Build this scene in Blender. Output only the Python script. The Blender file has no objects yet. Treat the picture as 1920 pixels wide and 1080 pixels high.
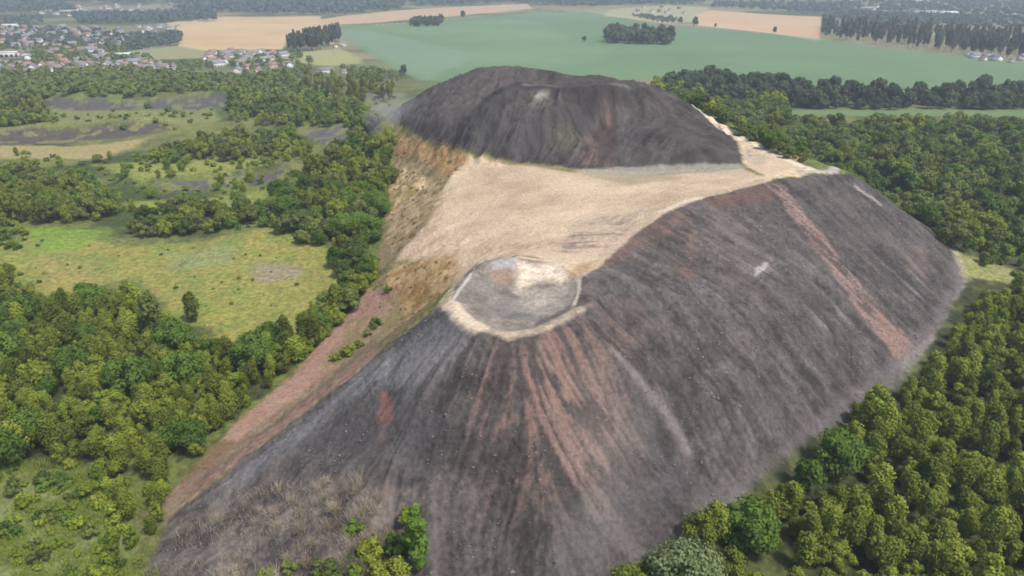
import bpy, math, random
import numpy as np
from mathutils import Vector
from mathutils.geometry import delaunay_2d_cdt

SC = bpy.context.scene
R = math.radians
# ------------------------------------------------------------------ camera
CAM_H = 130.0
PITCH = 25.1
FPX = 1280.0
cd = bpy.data.cameras.new("camera")
cam = bpy.data.objects.new("camera", cd)
SC.collection.objects.link(cam)
cam.location = (0, 0, CAM_H)
cam.rotation_euler = (R(90 - PITCH), 0, 0)
cd.sensor_width = 36
cd.lens = 24
cd.clip_start = 1
cd.clip_end = 30000
SC.camera = cam
# ------------------------------------------------------------------ sky, sun, exposure
SUN_EL, SUN_AZ = 60.0, 128.0       # azimuth clockwise from +Y (view direction): the sun stands to the right
world = bpy.data.worlds.new("World")
SC.world = world
world.use_nodes = True
wn = world.node_tree.nodes
wl = world.node_tree.links
wn.clear()
sky = wn.new("ShaderNodeTexSky")
sky.sky_type = 'NISHITA'
sky.sun_disc = False
sky.sun_elevation = R(SUN_EL)
sky.sun_rotation = R(SUN_AZ)
sky.air_density = 1.0
sky.dust_density = 3.0
bg = wn.new("ShaderNodeBackground")
bg.inputs[1].default_value = 0.14
wo = wn.new("ShaderNodeOutputWorld")
wl.new(sky.outputs[0], bg.inputs[0])
wl.new(bg.outputs[0], wo.inputs[0])
sd = bpy.data.lights.new("sun", 'SUN')
sun = bpy.data.objects.new("sun", sd)
SC.collection.objects.link(sun)
sd.energy = 3.0
sd.angle = R(6)
sd.color = (1.0, 0.955, 0.89)
_d = Vector((math.sin(R(SUN_AZ)) * math.cos(R(SUN_EL)), math.cos(R(SUN_AZ)) * math.cos(R(SUN_EL)), math.sin(R(SUN_EL))))
sun.rotation_euler = _d.to_track_quat('Z', 'Y').to_euler()
SC.view_settings.view_transform = 'Standard'
SC.view_settings.look = 'None'
SC.view_settings.exposure = 0.26
SC.view_settings.gamma = 1.0
SC.view_settings.use_curve_mapping = False
SC.cycles.use_denoising = True
SC.cycles.max_bounces = 4
SC.cycles.diffuse_bounces = 2
SC.cycles.glossy_bounces = 1
SC.cycles.transmission_bounces = 2
SC.cycles.transparent_max_bounces = 4
SC.cycles.volume_bounces = 0
SC.cycles.filter_width = 1.7

rng = np.random.default_rng(7)
random.seed(7)

# ------------------------------------------------------------------ numeric helpers
def lat(ix, iy, seed):
    h = (ix.astype(np.int64) * 374761393 + iy.astype(np.int64) * 668265263 + seed * 974634777) & 0xFFFFFFFF
    h = ((h ^ (h >> 13)) * 1274126177) & 0xFFFFFFFF
    h = h ^ (h >> 16)
    return (h & 0xFFFFFF) / float(0xFFFFFF)

def vnoise(x, y, seed):
    x0 = np.floor(x); y0 = np.floor(y)
    fx = x - x0; fy = y - y0
    fx = fx * fx * (3 - 2 * fx); fy = fy * fy * (3 - 2 * fy)
    x0 = x0.astype(np.int64); y0 = y0.astype(np.int64)
    a = lat(x0, y0, seed); b = lat(x0 + 1, y0, seed); c = lat(x0, y0 + 1, seed); d = lat(x0 + 1, y0 + 1, seed)
    return (a * (1 - fx) + b * fx) * (1 - fy) + (c * (1 - fx) + d * fx) * fy

def fbm(x, y, size, seed, octs=4):
    """0..1, mean about .5"""
    s = 0; a = 1; t = 0
    for k in range(octs):
        s = s + a * vnoise(x / size * 2 ** k + 13.7 * k, y / size * 2 ** k - 7.3 * k, seed + k)
        t += a; a *= 0.55
    return s / t

def sstep(a, b, x):
    t = np.clip((x - a) / (b - a), 0, 1)
    return t * t * (3 - 2 * t)

cp, sp_ = math.cos(R(PITCH)), math.sin(R(PITCH))
def ray(u, v):
    cx = (u - 960) / FPX; cy = (540 - v) / FPX
    return np.array([cx, cp + cy * sp_, -sp_ + cy * cp])

def P(u, v, z):
    """world point of height z seen along photo position (u, v)"""
    d = ray(u, v)
    t = (z - CAM_H) / d[2]
    return (d[0] * t, d[1] * t, z)

# ------------------------------------------------------------------ the two slag heaps: measured ridges, lips and toes -> TIN
V, E = [], []
def chain(pts, closed=False):
    idx = []
    for p in pts:
        for k, q in enumerate(V):
            if abs(q[0] - p[0]) < .3 and abs(q[1] - p[1]) < .3:
                idx.append(k); break
        else:
            V.append(p); idx.append(len(V) - 1)
    for a, b in zip(idx, idx[1:] + ([idx[0]] if closed else [])):
        if a != b:
            E.append((a, b))
def pin(pts):
    for p in pts:
        V.append(p)

# crater lip (closed) and floor
LIP = [(848, 556, 44.5), (848, 578, 44.6), (868, 602, 44.8), (905, 624, 45), (950, 636, 45), (1000, 630, 45), (1045, 610, 45), (1085, 586, 45), (1112, 560, 45), (1112, 528, 45.5),
       (1085, 515, 45), (1030, 492, 44), (960, 482, 45.5), (905, 492, 45.5), (870, 520, 45)]
chain([P(*p) for p in LIP], True)
INN = [(872, 566, 43.6), (900, 596, 43.8), (950, 610, 44), (1000, 606, 44), (1045, 588, 43.8), (1078, 556, 43.6), (1080, 530, 44), (1030, 503, 43.4), (960, 492, 44.5), (905, 510, 44)]
chain([P(*p) for p in INN], True)
chain([P(915, 572, 41.0), P(950, 588, 40.8), P(1005, 582, 40.8), P(1035, 560, 41.2), P(1000, 540, 41.8), P(940, 540, 41.8)], True)
# ridge running back from the crater
RIDGE = [(1112, 528, 45.5), (1140, 478, 46), (1182, 440, 46.5), (1240, 399, 47), (1310, 370, 47), (1395, 350, 46), (1440, 337, 45.5), (1520, 324, 44), (1600, 322, 42)]
chain([P(*p) for p in RIDGE])
# left generatrix (skyline of the near cone) and its foot
chain([P(848, 556, 44.5), P(700, 666, 31.5), P(560, 776, 19.5), P(440, 868, 9), P(325, 962, .8)])
chain([P(300, 962, .3), P(450, 846, 2), P(560, 760, 4.5), P(700, 650, 8.5), P(800, 590, 15), P(850, 545, 26)])
# toe, clockwise
TOE = [P(325, 962, .8), (-86, 108, 0), (-70, 92, .5), (-48, 84, 1), (-22, 81, 2), (3, 88, 4), (15, 98, 5), P(1150, 1092, 6), P(1320, 972, 7), P(1450, 897, 4), P(1590, 782, 1.5), P(1700, 692, .5), P(1772, 612, 0), P(1808, 525, 2),
       P(1795, 480, 6), P(1742, 430, 12), P(1692, 395, 19.5), P(1640, 355, 30), P(1600, 322, 42)]
chain(TOE)
# slopes: a few measured interior points
pin([P(1190, 700, 31), P(1300, 860, 12.5), P(1255, 860, 11.5), P(1400, 760, 18), P(1400, 560, 33), P(1560, 520, 22.5), P(1600, 640, 11.5), P(720, 800, 23.8), P(500, 950, 7.5)])
# sand basin
chain([P(870, 290, 35.5), P(832, 345, 30), P(800, 420, 25), P(745, 482, 16)])
pin([P(1150, 420, 41), P(1100, 400, 38), P(1000, 400, 35), P(900, 400, 30.5), P(1000, 460, 37.5), P(1060, 440, 39), P(850, 440, 28), P(1080, 345, 37.5), P(1250, 345, 42), P(880, 500, 34), P(830, 520, 27), P(760, 500, 17)])
chain([P(740, 335, 12), P(720, 420, 8), P(705, 500, 8), P(690, 548, 8.5)])
# back heap
BTOE = [P(740, 226, 30), P(800, 266, 33), P(870, 290, 35.5), P(960, 305, 36), P(1080, 319, 37), P(1200, 324, 38), P(1330, 320, 40), P(1394, 306, 42), P(1383, 268, 40.5), P(1340, 233, 38.5), P(1286, 200, 36.5)]
chain(BTOE)
chain([P(905, 190, 61), P(940, 172, 64.5), P(985, 164, 66), P(1060, 167, 67), P(1140, 167, 67), P(1200, 182, 63), P(1262, 215, 55)])
chain([P(740, 203, 37), P(800, 165, 52), P(860, 138, 64), P(905, 124, 71.5), P(950, 120, 73), P(1010, 128, 72), P(1050, 141, 68.5), P(1120, 140, 69.5), P(1180, 148, 68.5), P(1230, 165, 60), P(1272, 190, 44)])
chain([P(865, 222, 51), P(922, 170, 61), P(985, 157, 63.5), P(1060, 160, 64.5)])
pin([P(820, 220, 47), P(1000, 150, 67), P(1100, 156, 66.5), P(1075, 245, 50), P(1130, 240, 49), P(960, 240, 51), P(1280, 260, 50)])
chain([(-60, 640, 4), (40, 660, 4), (130, 640, 4), (190, 590, 0), (205, 520, 0), (205, 430, 0), (214, 372, 0), (236, 345, 0), (238, 310, 0)])
# shoulder outside the right track
chain([P(1296, 196, 36.5), P(1352, 222, 38.2), P(1440, 270, 40.5), P(1535, 318, 43), P(1600, 322, 42)])
# outer ring
ring = [(-150, 60, 0), (-118, 128, 0), (-112, 165, 0), (-96, 210, 2), (-95, 270, 3), (-110, 340, 3), (-135, 440, 4), (-165, 560, 3), (-140, 660, 0), (0, 720, 0), (150, 700, 0), (240, 600, 0), (250, 450, 0),
        (290, 340, 0), (262, 290, 0), (200, 225, 0), (130, 160, 0), (60, 105, 0), (25, 70, 0), (-60, 60, 0)]
chain(ring, True)
pin([P(640, 300, 4), P(700, 250, 8), P(640, 600, 5), P(1460, 300, 22)])

vo, eo, fo, ov, oe, of_ = delaunay_2d_cdt([Vector((p[0], p[1])) for p in V], E, [], 0, 0.05)
vz = np.full(len(vo), np.nan)
for k, src in enumerate(ov):
    if src:
        vz[k] = V[src[0]][2]
nb = {}
for a, b in eo:
    nb.setdefault(a, []).append(b); nb.setdefault(b, []).append(a)
nnew = 0
for k in range(len(vo)):
    if np.isnan(vz[k]):
        w = [(1 / ((vo[k] - vo[j]).length + .1), vz[j]) for j in nb[k] if not np.isnan(vz[j])]
        vz[k] = sum(a * b for a, b in w) / sum(a for a, b in w); nnew += 1
        print("TIN: crossing at", vo[k], vz[k])
GX0, GY0, GX1, GY1 = -260, 0, 360, 800
NX, NY = GX1 - GX0 + 1, GY1 - GY0 + 1
G = np.zeros((NY, NX))
for f in fo:
    for k in range(1, len(f) - 1):
        a, b, c = f[0], f[k], f[k + 1]
        ax, ay = vo[a]; bx, by = vo[b]; cx_, cy_ = vo[c]
        x0 = max(int(math.floor(min(ax, bx, cx_))), GX0); x1 = min(int(math.ceil(max(ax, bx, cx_))), GX1)
        y0 = max(int(math.floor(min(ay, by, cy_))), GY0); y1 = min(int(math.ceil(max(ay, by, cy_))), GY1)
        det = (by - cy_) * (ax - cx_) + (cx_ - bx) * (ay - cy_)
        if abs(det) < 1e-9 or x1 < x0 or y1 < y0:
            continue
        X, Y = np.meshgrid(np.arange(x0, x1 + 1), np.arange(y0, y1 + 1))
        l1 = ((by - cy_) * (X - cx_) + (cx_ - bx) * (Y - cy_)) / det
        l2 = ((cy_ - ay) * (X - cx_) + (ax - cx_) * (Y - cy_)) / det
        l3 = 1 - l1 - l2
        m = (l1 > -1e-6) & (l2 > -1e-6) & (l3 > -1e-6)
        z = l1 * vz[a] + l2 * vz[b] + l3 * vz[c]
        sub = G[y0 - GY0:y1 - GY0 + 1, x0 - GX0:x1 - GX0 + 1]
        sub[m] = z[m]

def blur(A, s):
    n = int(3 * s) + 1
    k = np.exp(-0.5 * (np.arange(-n, n + 1) / s) ** 2); k /= k.sum()
    B = np.pad(A, n, mode='edge')
    B = sum(k[i] * B[i:i + A.shape[0], :] for i in range(2 * n + 1))
    return sum(k[i] * B[:, i:i + A.shape[1]] for i in range(2 * n + 1))
_sharp = blur(G, 1.1)
_soft = blur(G, 5.0)
_X, _Y = np.meshgrid(np.arange(GX0, GX1 + 1), np.arange(GY0, GY1 + 1))
_cr = np.exp(-((_X - 2) ** 2 + (_Y - 178) ** 2) / (2 * 20 ** 2))    # the crater keeps its sharp lip
_near_ridge = 0.35 + 0.5 * fbm(_X, _Y, 40, 5)
_w = np.clip(_cr * 1.6 + 0.45, 0, 1)
G = _sharp * _w + _soft * (1 - _w)
heapness = blur((G > 1.5).astype(float), 6)

def bil(A, x, y, x0=GX0, y0=GY0, step=1.0, out=0.0):
    fx = (x - x0) / step; fy = (y - y0) / step
    ok = (fx >= 0) & (fy >= 0) & (fx < A.shape[1] - 1.001) & (fy < A.shape[0] - 1.001)
    fx = np.clip(fx, 0, A.shape[1] - 1.001); fy = np.clip(fy, 0, A.shape[0] - 1.001)
    ix = fx.astype(int); iy = fy.astype(int); fx = fx - ix; fy = fy - iy
    v = (A[iy, ix] * (1 - fx) + A[iy, ix + 1] * fx) * (1 - fy) + (A[iy + 1, ix] * (1 - fx) + A[iy + 1, ix + 1] * fx) * fy
    return np.where(ok, v, out)

# low terraces of old spoil on the left: (polyline in photo coordinates, height, half width)
def PW(pts, z=0):
    return [P(u, v, z)[:2] for u, v in pts]
def dist_line(x, y, pts):
    d = np.full(np.shape(x), 1e9)
    for (ax, ay), (bx, by) in zip(pts, pts[1:]):
        L = (bx - ax) ** 2 + (by - ay) ** 2 + 1e-9
        t = np.clip(((x - ax) * (bx - ax) + (y - ay) * (by - ay)) / L, 0, 1)
        d = np.minimum(d, np.hypot(x - ax - t * (bx - ax), y - ay - t * (by - ay)))
    return d
TERR = [(PW([(90, 192), (250, 190), (420, 190)]), 9, 20), (PW([(-60, 258), (120, 246), (300, 236)]), 7, 14), (PW([(260, 340), (400, 336), (540, 318)]), 6, 12), (PW([(560, 240), (640, 250), (690, 235)]), 6, 18)]

def height(x, y):
    x = np.asarray(x, float); y = np.asarray(y, float)
    z = bil(G, x, y)
    hn = bil(heapness, x, y)
    far = sstep(500, 1500, y)
    und = (fbm(x, y, 60, 11) - .5) * 3.0 * (1 - far) + (fbm(x, y, 500, 21, 3) - .5) * 14 * far
    left = sstep(-60, -110, x) * sstep(260, 330, y) * (1 - sstep(800, 900, y))
    und = und + left * (fbm(x, y, 70, 31, 3) - .45) * 7
    z = z + und * (1 - hn)
    for pl, hh, wd in TERR:
        z = z + hh * np.exp(-(dist_line(x, y, pl) / wd) ** 2)
    z = z + sstep(2600, 7000, y) * 130 * (0.5 + fbm(x, y, 2500, 41, 3))
    return z

def ground(u, v):
    """first hit of the sight line with the terrain (world point)"""
    d = ray(u, v)
    ts = np.concatenate([np.arange(60, 700, 1.0), np.geomspace(700, 12000, 900)])
    pts = d[None, :] * ts[:, None]
    h = height(pts[:, 0], pts[:, 1]) - (CAM_H + pts[:, 2])
    k = np.argmax(h > 0)
    if h[k] <= 0:
        k = len(ts) - 1
        return pts[k, 0], pts[k, 1]
    if k == 0: return pts[0, 0], pts[0, 1]
    a = h[k - 1] / (h[k - 1] - h[k])
    q = pts[k - 1] * (1 - a) + pts[k] * a
    return q[0], q[1]

# ------------------------------------------------------------------ flow-line streaks (erosion runs straight down the slopes)
LS = 0.4
lx = np.arange(-130, 245, LS); ly = np.arange(62, 600, LS)
LX, LY = np.meshgrid(lx, ly)
Gs = blur(G, 2.5)
def grad(x, y):
    e = 1.5
    gx = bil(Gs, x + e, y) - bil(Gs, x - e, y); gy = bil(Gs, x, y + e) - bil(Gs, x, y - e)
    m = np.hypot(gx, gy) / (2 * e)
    return gx / (m * 2 * e + 1e-6), gy / (m * 2 * e + 1e-6), m
gxx, gyy, slope = grad(LX, LY)
def lic(noise, length, step):
    acc = noise.copy(); n = 1
    for sgn in (1, -1):
        x, y = LX.copy(), LY.copy()
        for k in range(int(length / step)):
            vx = bil(gxx, x, y, lx[0], ly[0], LS); vy = bil(gyy, x, y, lx[0], ly[0], LS)
            x += sgn * vx * step; y += sgn * vy * step
            acc += bil(noise, x, y, lx[0], ly[0], LS, 0.5); n += 1
    acc /= n
    return acc
def norm(a):
    a = a - blur(a, 30) if a.shape[0] < 2000 else a
    return np.clip(a / (a.std() * 3), -1, 1)
n1 = fbm(LX, LY, .9, 51, 2)
n2 = fbm(LX, LY, 4.0, 61, 2)
lic_f = norm(lic(n1, 10, .8))
lic_c = norm(lic(n2, 40, 2.0))
lic_b = norm(lic(fbm(LX, LY, 9, 71, 2), 50, 2.5))
slopew = sstep(.18, .42, slope)
relief = (lic_c * 1.0 + lic_f * .42 + lic_b * 1.0) * slopew
relief += (fbm(LX, LY, 4, 81, 4) - .5) * 1.5 * sstep(.05, .5, slopew + .2)
relief *= (1 + 1.5 * sstep(330, 370, LY)) * (.15 + .85 * sstep(20, 27, np.hypot((LX - 2), (LY - 177))))
def L(A, x, y):
    return bil(A, x, y, lx[0], ly[0], LS)
def height2(x, y):
    return height(x, y) + L(relief, x, y) * sstep(.4, .8, bil(heapness, x, y))

relief += (fbm(LX, LY, 26, 83, 4) - .5) * 9 * sstep(345, 375, LY) * sstep(470, 430, LY)

# ------------------------------------------------------------------ terrain sheet (fine near, coarse far)
def spaced(a, b, f):
    o = [a]
    while o[-1] < b:
        o.append(o[-1] + f(o[-1]))
    return np.array(o)
rows = spaced(25.0, 12500, lambda d: max(.42, .0036 * d) if d < 620 else (.0075 * d if d < 4200 else .03 * d))
cin = np.linspace(-.82, .82, 1020)
co = np.geomspace(.004, 2.2, 46)
cols = np.concatenate([-.82 - np.cumsum(co * .2)[::-1], cin, .82 + np.cumsum(co * .2)])
D, S = np.meshgrid(rows, cols, indexing='ij')
TX = S * (D * cp + 55); TY = D
print("terrain", TX.shape, TX.size)
TZ = height2(TX, TY)

def W(pts):
    """photo outline -> world outline on the terrain"""
    return np.array([ground(u, v) for u, v in pts])
def inside(x, y, poly):
    c = np.zeros(x.shape, bool); n = len(poly)
    for i in range(n):
        x0, y0 = poly[i]; x1, y1 = poly[(i + 1) % n]
        if y0 == y1: continue
        c ^= ((y0 > y) != (y1 > y)) & (x < (x1 - x0) * (y - y0) / (y1 - y0) + x0)
    return c
X_, Y_ = TX.ravel(), TY.ravel()
def mask(poly, soft, nz=0.0, seed=0, size=None):
    """soft world-space mask of an outline; soft and nz in metres"""
    pad = soft * 2 + nz * 2 + 1
    bb = (X_ > poly[:, 0].min() - pad) & (X_ < poly[:, 0].max() + pad) & (Y_ > poly[:, 1].min() - pad) & (Y_ < poly[:, 1].max() + pad)
    o = np.zeros(X_.shape)
    x, y = X_[bb], Y_[bb]
    d = dist_line(x, y, [tuple(p) for p in poly] + [tuple(poly[0])])
    s = np.where(inside(x, y, poly), d, -d)
    if nz:
        s = s + (fbm(x, y, size or nz * 3, 200 + seed, 4) - .5) * 2 * nz
    o[bb] = sstep(-soft, soft, s)
    return o
def lmask(pts, width, soft, nz=0.0, seed=0):
    pl = W(pts); pl = [tuple(p) for p in pl]
    a = np.array(pl); pad = width + soft * 2 + nz * 2 + 2
    bb = (X_ > a[:, 0].min() - pad) & (X_ < a[:, 0].max() + pad) & (Y_ > a[:, 1].min() - pad) & (Y_ < a[:, 1].max() + pad)
    o = np.zeros(X_.shape); x, y = X_[bb], Y_[bb]
    d = dist_line(x, y, pl)
    if nz: d = d + (fbm(x, y, nz * 3, 300 + seed, 3) - .5) * 2 * nz
    o[bb] = 1 - sstep(width - soft, width + soft, d)
    return o

C = np.zeros((X_.size, 3))
def lay(m, col, op=1.0):
    global C
    m = np.clip(m * op, 0, 1)[:, None]
    C = C * (1 - m) + np.array(col)[None, :] * m if not isinstance(col, np.ndarray) else C * (1 - m) + col * m
F = lambda size, seed, o=4: fbm(X_, Y_, size, seed, o)
def mixc(a, b, t):
    t = np.clip(t, 0, 1)[:, None]
    return np.array(a)[None] * (1 - t) + np.array(b)[None] * t

# base: grass and undergrowth
g1 = sstep(.38, .62, F(22, 401)); g2 = sstep(.4, .62, F(60, 411)); g3 = sstep(.45, .7, F(7, 421))
C = mixc((.060, .080, .024), (.140, .170, .042), g1)
lay(g2 * .6, (.190, .190, .065))
lay(g3 * .3, (.04, .055, .02))
WOODFLOOR = True
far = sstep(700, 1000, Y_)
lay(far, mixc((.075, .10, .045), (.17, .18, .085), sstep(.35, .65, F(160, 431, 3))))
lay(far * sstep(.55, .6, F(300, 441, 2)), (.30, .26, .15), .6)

heap_all = W([(300, 975), (325, 945), (450, 835), (560, 752), (700, 640), (790, 590), (850, 548), (800, 592), (760, 600), (848, 540)])
Lf, Lc, Lb = L(lic_f, X_, Y_), L(lic_c, X_, Y_), L(lic_b, X_, Y_)
n5, n2_, n20 = F(5, 451), F(2, 461, 3), F(25, 471)

# slag zones
toe_poly = np.array([p[:2] for p in TOE] + [P(*p)[:2] for p in RIDGE[::-1]] + [P(*p)[:2] for p in (LIP[10], LIP[11], LIP[12], LIP[13], LIP[14], LIP[0])] + [P(700, 666, 31.5)[:2], P(560, 776, 19.5)[:2], P(440, 868, 9)[:2]])
NEAR = mask(toe_poly, .8, 1.2, 1)
BACKP = np.array([p[:2] for p in BTOE] + [(110, 600), (0, 640), (-60, 610)])
BACK = mask(BACKP, 1.0, 2.0, 2, 8)
# band between the heaps, basin, flank
flank = W([(300, 962), (345, 900), (450, 792), (560, 692), (640, 602), (690, 545), (705, 500), (720, 420), (735, 335), (740, 250), (740, 226), (800, 266), (870, 290), (1080, 319), (1330, 320), (1394, 306), (1600, 322), (1440, 337),
           (1310, 370), (1240, 399), (1182, 440), (1140, 478), (1112, 520), (1030, 490), (960, 480), (905, 490), (860, 525), (800, 583), (700, 655), (560, 765), (440, 860), (325, 958)])
m = mask(flank, 2, 2, 3)
lay(m, mixc((.25, .19, .10), (.12, .13, .04), sstep(.45, .65, F(9, 481))))

n1_ = F(1.1, 462, 3)
slag = mixc((.046, .0405, .037), (.128, .113, .104), .46 + Lc * .30 + (n5 - .5) * 1.2 + Lf * .6 + (n1_ - .5) * .9 + (F(14, 472) - .5) * .6)
slag *= (1 + (n20 - .5) * .35)[:, None]
lay(NEAR, slag)
lay(BACK, mixc((.031, .0265, .0245), (.108, .093, .084), .45 + Lc * .5 + (F(9, 463) - .5) * .9 + (n5 - .5) * .5))

def zone(poly_px, col, soft=3, nz=4, op=1.0, streak=0.0, thr=0.0, seed=0, within=None):
    m = mask(W(poly_px), soft, nz, seed)
    if streak:
        s = sstep(thr - .20, thr + .24, Lc * .55 + Lf * .95 + (n5 - .5) * .9 + (n1_ - .5) * .4)
        m = m * (1 - streak + streak * s)
    if within is not None: m = m * within
    lay(m, col, op)

RED, RED2, PALE = (.185, .112, .090), (.25, .16, .125), (.30, .255, .215)
# near heap, front
zone([(890, 640), (1100, 615), (1150, 690), (1130, 800), (1110, 900), (1060, 960), (920, 950), (880, 860), (870, 740)], RED, 8, 8, .85, .92, .10, 1)
zone([(900, 645), (1010, 640), (1010, 720), (960, 740), (900, 720)], RED2, 4, 5, .8, 1.0, .22, 2)
zone([(1030, 640), (1100, 640), (1120, 760), (1060, 800), (1000, 740)], RED2, 5, 6, .9, 1.0, .18, 3)
zone([(1090, 700), (1110, 650), (1150, 700), (1200, 830), (1150, 900), (1080, 860)], (.24, .18, .155), 6, 5, .6, .6, .05, 33)
zone([(1110, 600), (1180, 560), (1230, 620), (1180, 680), (1120, 660)], (.19, .115, .09), 4, 4, .6, .8, .1, 4)
zone([(920, 640), (980, 640), (990, 680), (940, 700)], (.07, .055, .045), 2, 3, .7, .8, .2, 5)
# grey-black left part of the front
zone([(620, 770), (700, 710), (820, 690), (840, 800), (800, 900), (640, 880), (560, 840)], (.062, .060, .062), 5, 6, .75, .6, -.1, 6)
zone([(600, 770), (720, 660), (860, 590), (880, 640), (780, 690), (680, 740), (480, 880), (390, 960), (345, 955)], (.165, .165, .17), 3, 3, .8, .5, -.2, 7)
zone([(700, 690), (760, 650), (900, 650), (880, 700), (780, 720)], (.20, .19, .185), 3, 4, .6, .8, .1, 8)
zone([(640, 610), (850, 560), (870, 620), (760, 680)], (.10, .10, .105), 3, 4, .6, .6, 0, 9)
zone([(708, 734), (728, 730), (736, 760), (732, 785), (712, 778)], (.22, .105, .08), 1, 2.2, .85, .4, 0, 10)
zone([(712, 775), (730, 775), (726, 930), (716, 930)], (.17, .10, .08), 1.2, 2.5, .8, .8, 0.05, 11)
# brush toe in the left foreground
zone([(315, 980), (400, 930), (520, 900), (620, 890), (740, 930), (720, 1080), (520, 1085), (300, 1085)], mixc((.065, .055, .048), (.21, .175, .14), .5 + (n5 - .5) * 2.2 + (n1_ - .5)), 6, 9, .85, .3, 0, 12)
zone([(640, 1085), (700, 980), (760, 980), (770, 1085)], (.085, .085, .04), 4, 7, .6, 0, 0, 13)
# smooth grey run-out and the hollow beside it, its shade painted darker
zone([(1040, 1085), (1060, 960), (1130, 900), (1200, 800), (1170, 930), (1140, 1010), (1130, 1085)], (.115, .108, .104), 6, 8, .7, .3, 0, 14)
zone([(1180, 700), (1290, 840), (1320, 900), (1300, 960), (1180, 1000), (1140, 960), (1220, 860)], (.088, .082, .082), 5, 5, .6, .5, 0, 15)
zone([(860, 650), (1180, 600), (1230, 720), (1200, 860), (1100, 960), (880, 900), (820, 760)], (.27, .20, .17), 10, 8, .8, 1.0, .42, 90)
zone([(840, 640), (1200, 560), (1260, 700), (1200, 900), (860, 900), (760, 760)], (.036, .031, .030), 10, 8, .7, 1.0, .46, 91)
zone([(1180, 480), (1700, 480), (1760, 560), (1400, 860), (1240, 800)], (.20, .18, .17), 10, 10, .6, 1.0, .5, 92)
m = lmask([(1150, 655), (1195, 705), (1245, 770), (1290, 838)], 1.3, 1.2, .6, 1); lay(m * NEAR, (.23, .20, .185), .7)  # bright crest above the hollow, its light painted as a paler line
# right slope
zone([(1232, 402), (1296, 385), (1312, 500), (1290, 530), (1262, 470)], RED, 3, 5, .85, .9, .08, 16)
zone([(1130, 490), (1190, 432), (1245, 402), (1250, 440), (1190, 470), (1150, 500)], (.17, .095, .08), 2, 2, .7, .6, .1, 17)
zone([(1330, 372), (1440, 345), (1450, 370), (1390, 385), (1320, 390)], (.14, .075, .06), 2, 2, .8, .5, 0, 18)
zone([(1436, 345), (1464, 342), (1520, 420), (1570, 480), (1640, 565), (1722, 655), (1690, 680), (1620, 600), (1560, 510), (1500, 430)], mixc((.15, .11, .10), (.30, .20, .165), .5 + Lf * .5 + (n1_ - .5)), 1.4, 2.6, .95, .75, -.12, 19)
zone([(1640, 580), (1722, 655), (1690, 680), (1640, 610)], (.25, .16, .13), 1.4, 2.6, .8, .6, -.1, 20)
zone([(1380, 500), (1440, 480), (1450, 510), (1400, 530)], (.27, .22, .20), 1.5, 3, .5, .7, .2, 21)
zone([(1420, 500), (1440, 490), (1436, 504), (1414, 520)], (.42, .40, .38), .6, .6, .9, .3, 0, 22)
zone([(1300, 420), (1400, 420), (1420, 560), (1350, 560)], (.18, .14, .13), 5, 6, .5, .8, .15, 23)
m = lmask([(1604, 350), (1650, 384)], .9, .7, .3, 2); lay(m, (.36, .33, .30), .8)
zone([(1700, 450), (1740, 470), (1740, 520), (1700, 500)], (.22, .14, .125), 2, 3, .5, .6, .1, 24)
m = lmask([(1330, 960), (1450, 885), (1590, 770), (1700, 680), (1765, 606), (1803, 530), (1795, 485)], 3.0, 2.4, 2.5, 3); lay(m, (.165, .145, .142), .6)
m = lmask([(1690, 690), (1768, 612), (1810, 530)], 1.0, .8, .8, 4); lay(m, (.24, .215, .20), .6)
m = lmask([(1740, 425), (1792, 470), (1812, 520)], 2.5, 1.5, 1.5, 5); lay(m, (.30, .26, .16), .8)
# sand basin
sand = mixc((.39, .295, .195), (.60, .465, .32), .5 + Lc * .25 + (F(9, 491) - .5) * .9 + (F(30, 492, 3) - .5) * 1.2)
zone([(872, 288), (960, 308), (1080, 324), (1240, 328), (1390, 316), (1440, 335), (1310, 368), (1240, 398), (1180, 440), (1135, 480), (1090, 512), (1030, 488), (950, 478), (905, 490), (860, 530), (835, 530),
      (850, 480), (740, 488), (800, 420), (838, 340)], sand, 1.5, 2.0, 1, 0, 0, 25)
zone([(1040, 470), (1080, 420), (1200, 400), (1180, 435), (1120, 490), (1080, 500)], (.30, .235, .18), 4, 5, .7, .8, .15, 26)
zone([(745, 490), (860, 480), (850, 530), (800, 585), (720, 590), (720, 520)], mixc((.30, .155, .05), (.48, .34, .16), (n5 - .5) * 3 + (n1_ - .5) * 1.5 + .5), 3, 3, .9, .2, 0, 27)
zone([(742, 250), (800, 268), (880, 292), (850, 325), (790, 300), (745, 290)], mixc((.28, .14, .055), (.43, .28, .125), (n5 - .5) * 3 + (n2_ - .5) * 1.5 + .5), 2, 3, .95, .2, 0, 28)
zone([(740, 300), (830, 335), (825, 390), (740, 470), (722, 430)], mixc((.50, .38, .22), (.30, .205, .09), sstep(.42, .58, F(4, 501))), 2, 3, .9, .3, 0, 29)
zone([(1090, 322), (1250, 322), (1270, 335), (1180, 345)], (.24, .22, .13), 3, 5, .5, 0, 0, 30)
zone([(1080, 318), (1390, 308), (1400, 322), (1080, 326)], (.38, .35, .28), 1.5, 1, .6, 0, 0, 31)
for _k, _tr in enumerate([[(1260, 345), (1180, 372), (1100, 405), (1010, 440), (960, 470)], [(1420, 325), (1330, 335), (1200, 338), (1080, 332), (960, 318)], [(1300, 345), (1220, 385), (1160, 440), (1110, 490)], [(980, 320), (930, 370), (880, 430), (850, 480)]]):
    for _o in (-3, 3):
        m = lmask([(u, v + _o) for u, v in _tr], .5, .5, .5, 30 + _k); lay(m, (.36, .28, .21), .35)
zone([(1020, 484), (1060, 440), (1120, 400), (1190, 405), (1160, 450), (1100, 500)], (.24, .185, .15), 4, 6, .6, .9, .1, 93)
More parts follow.
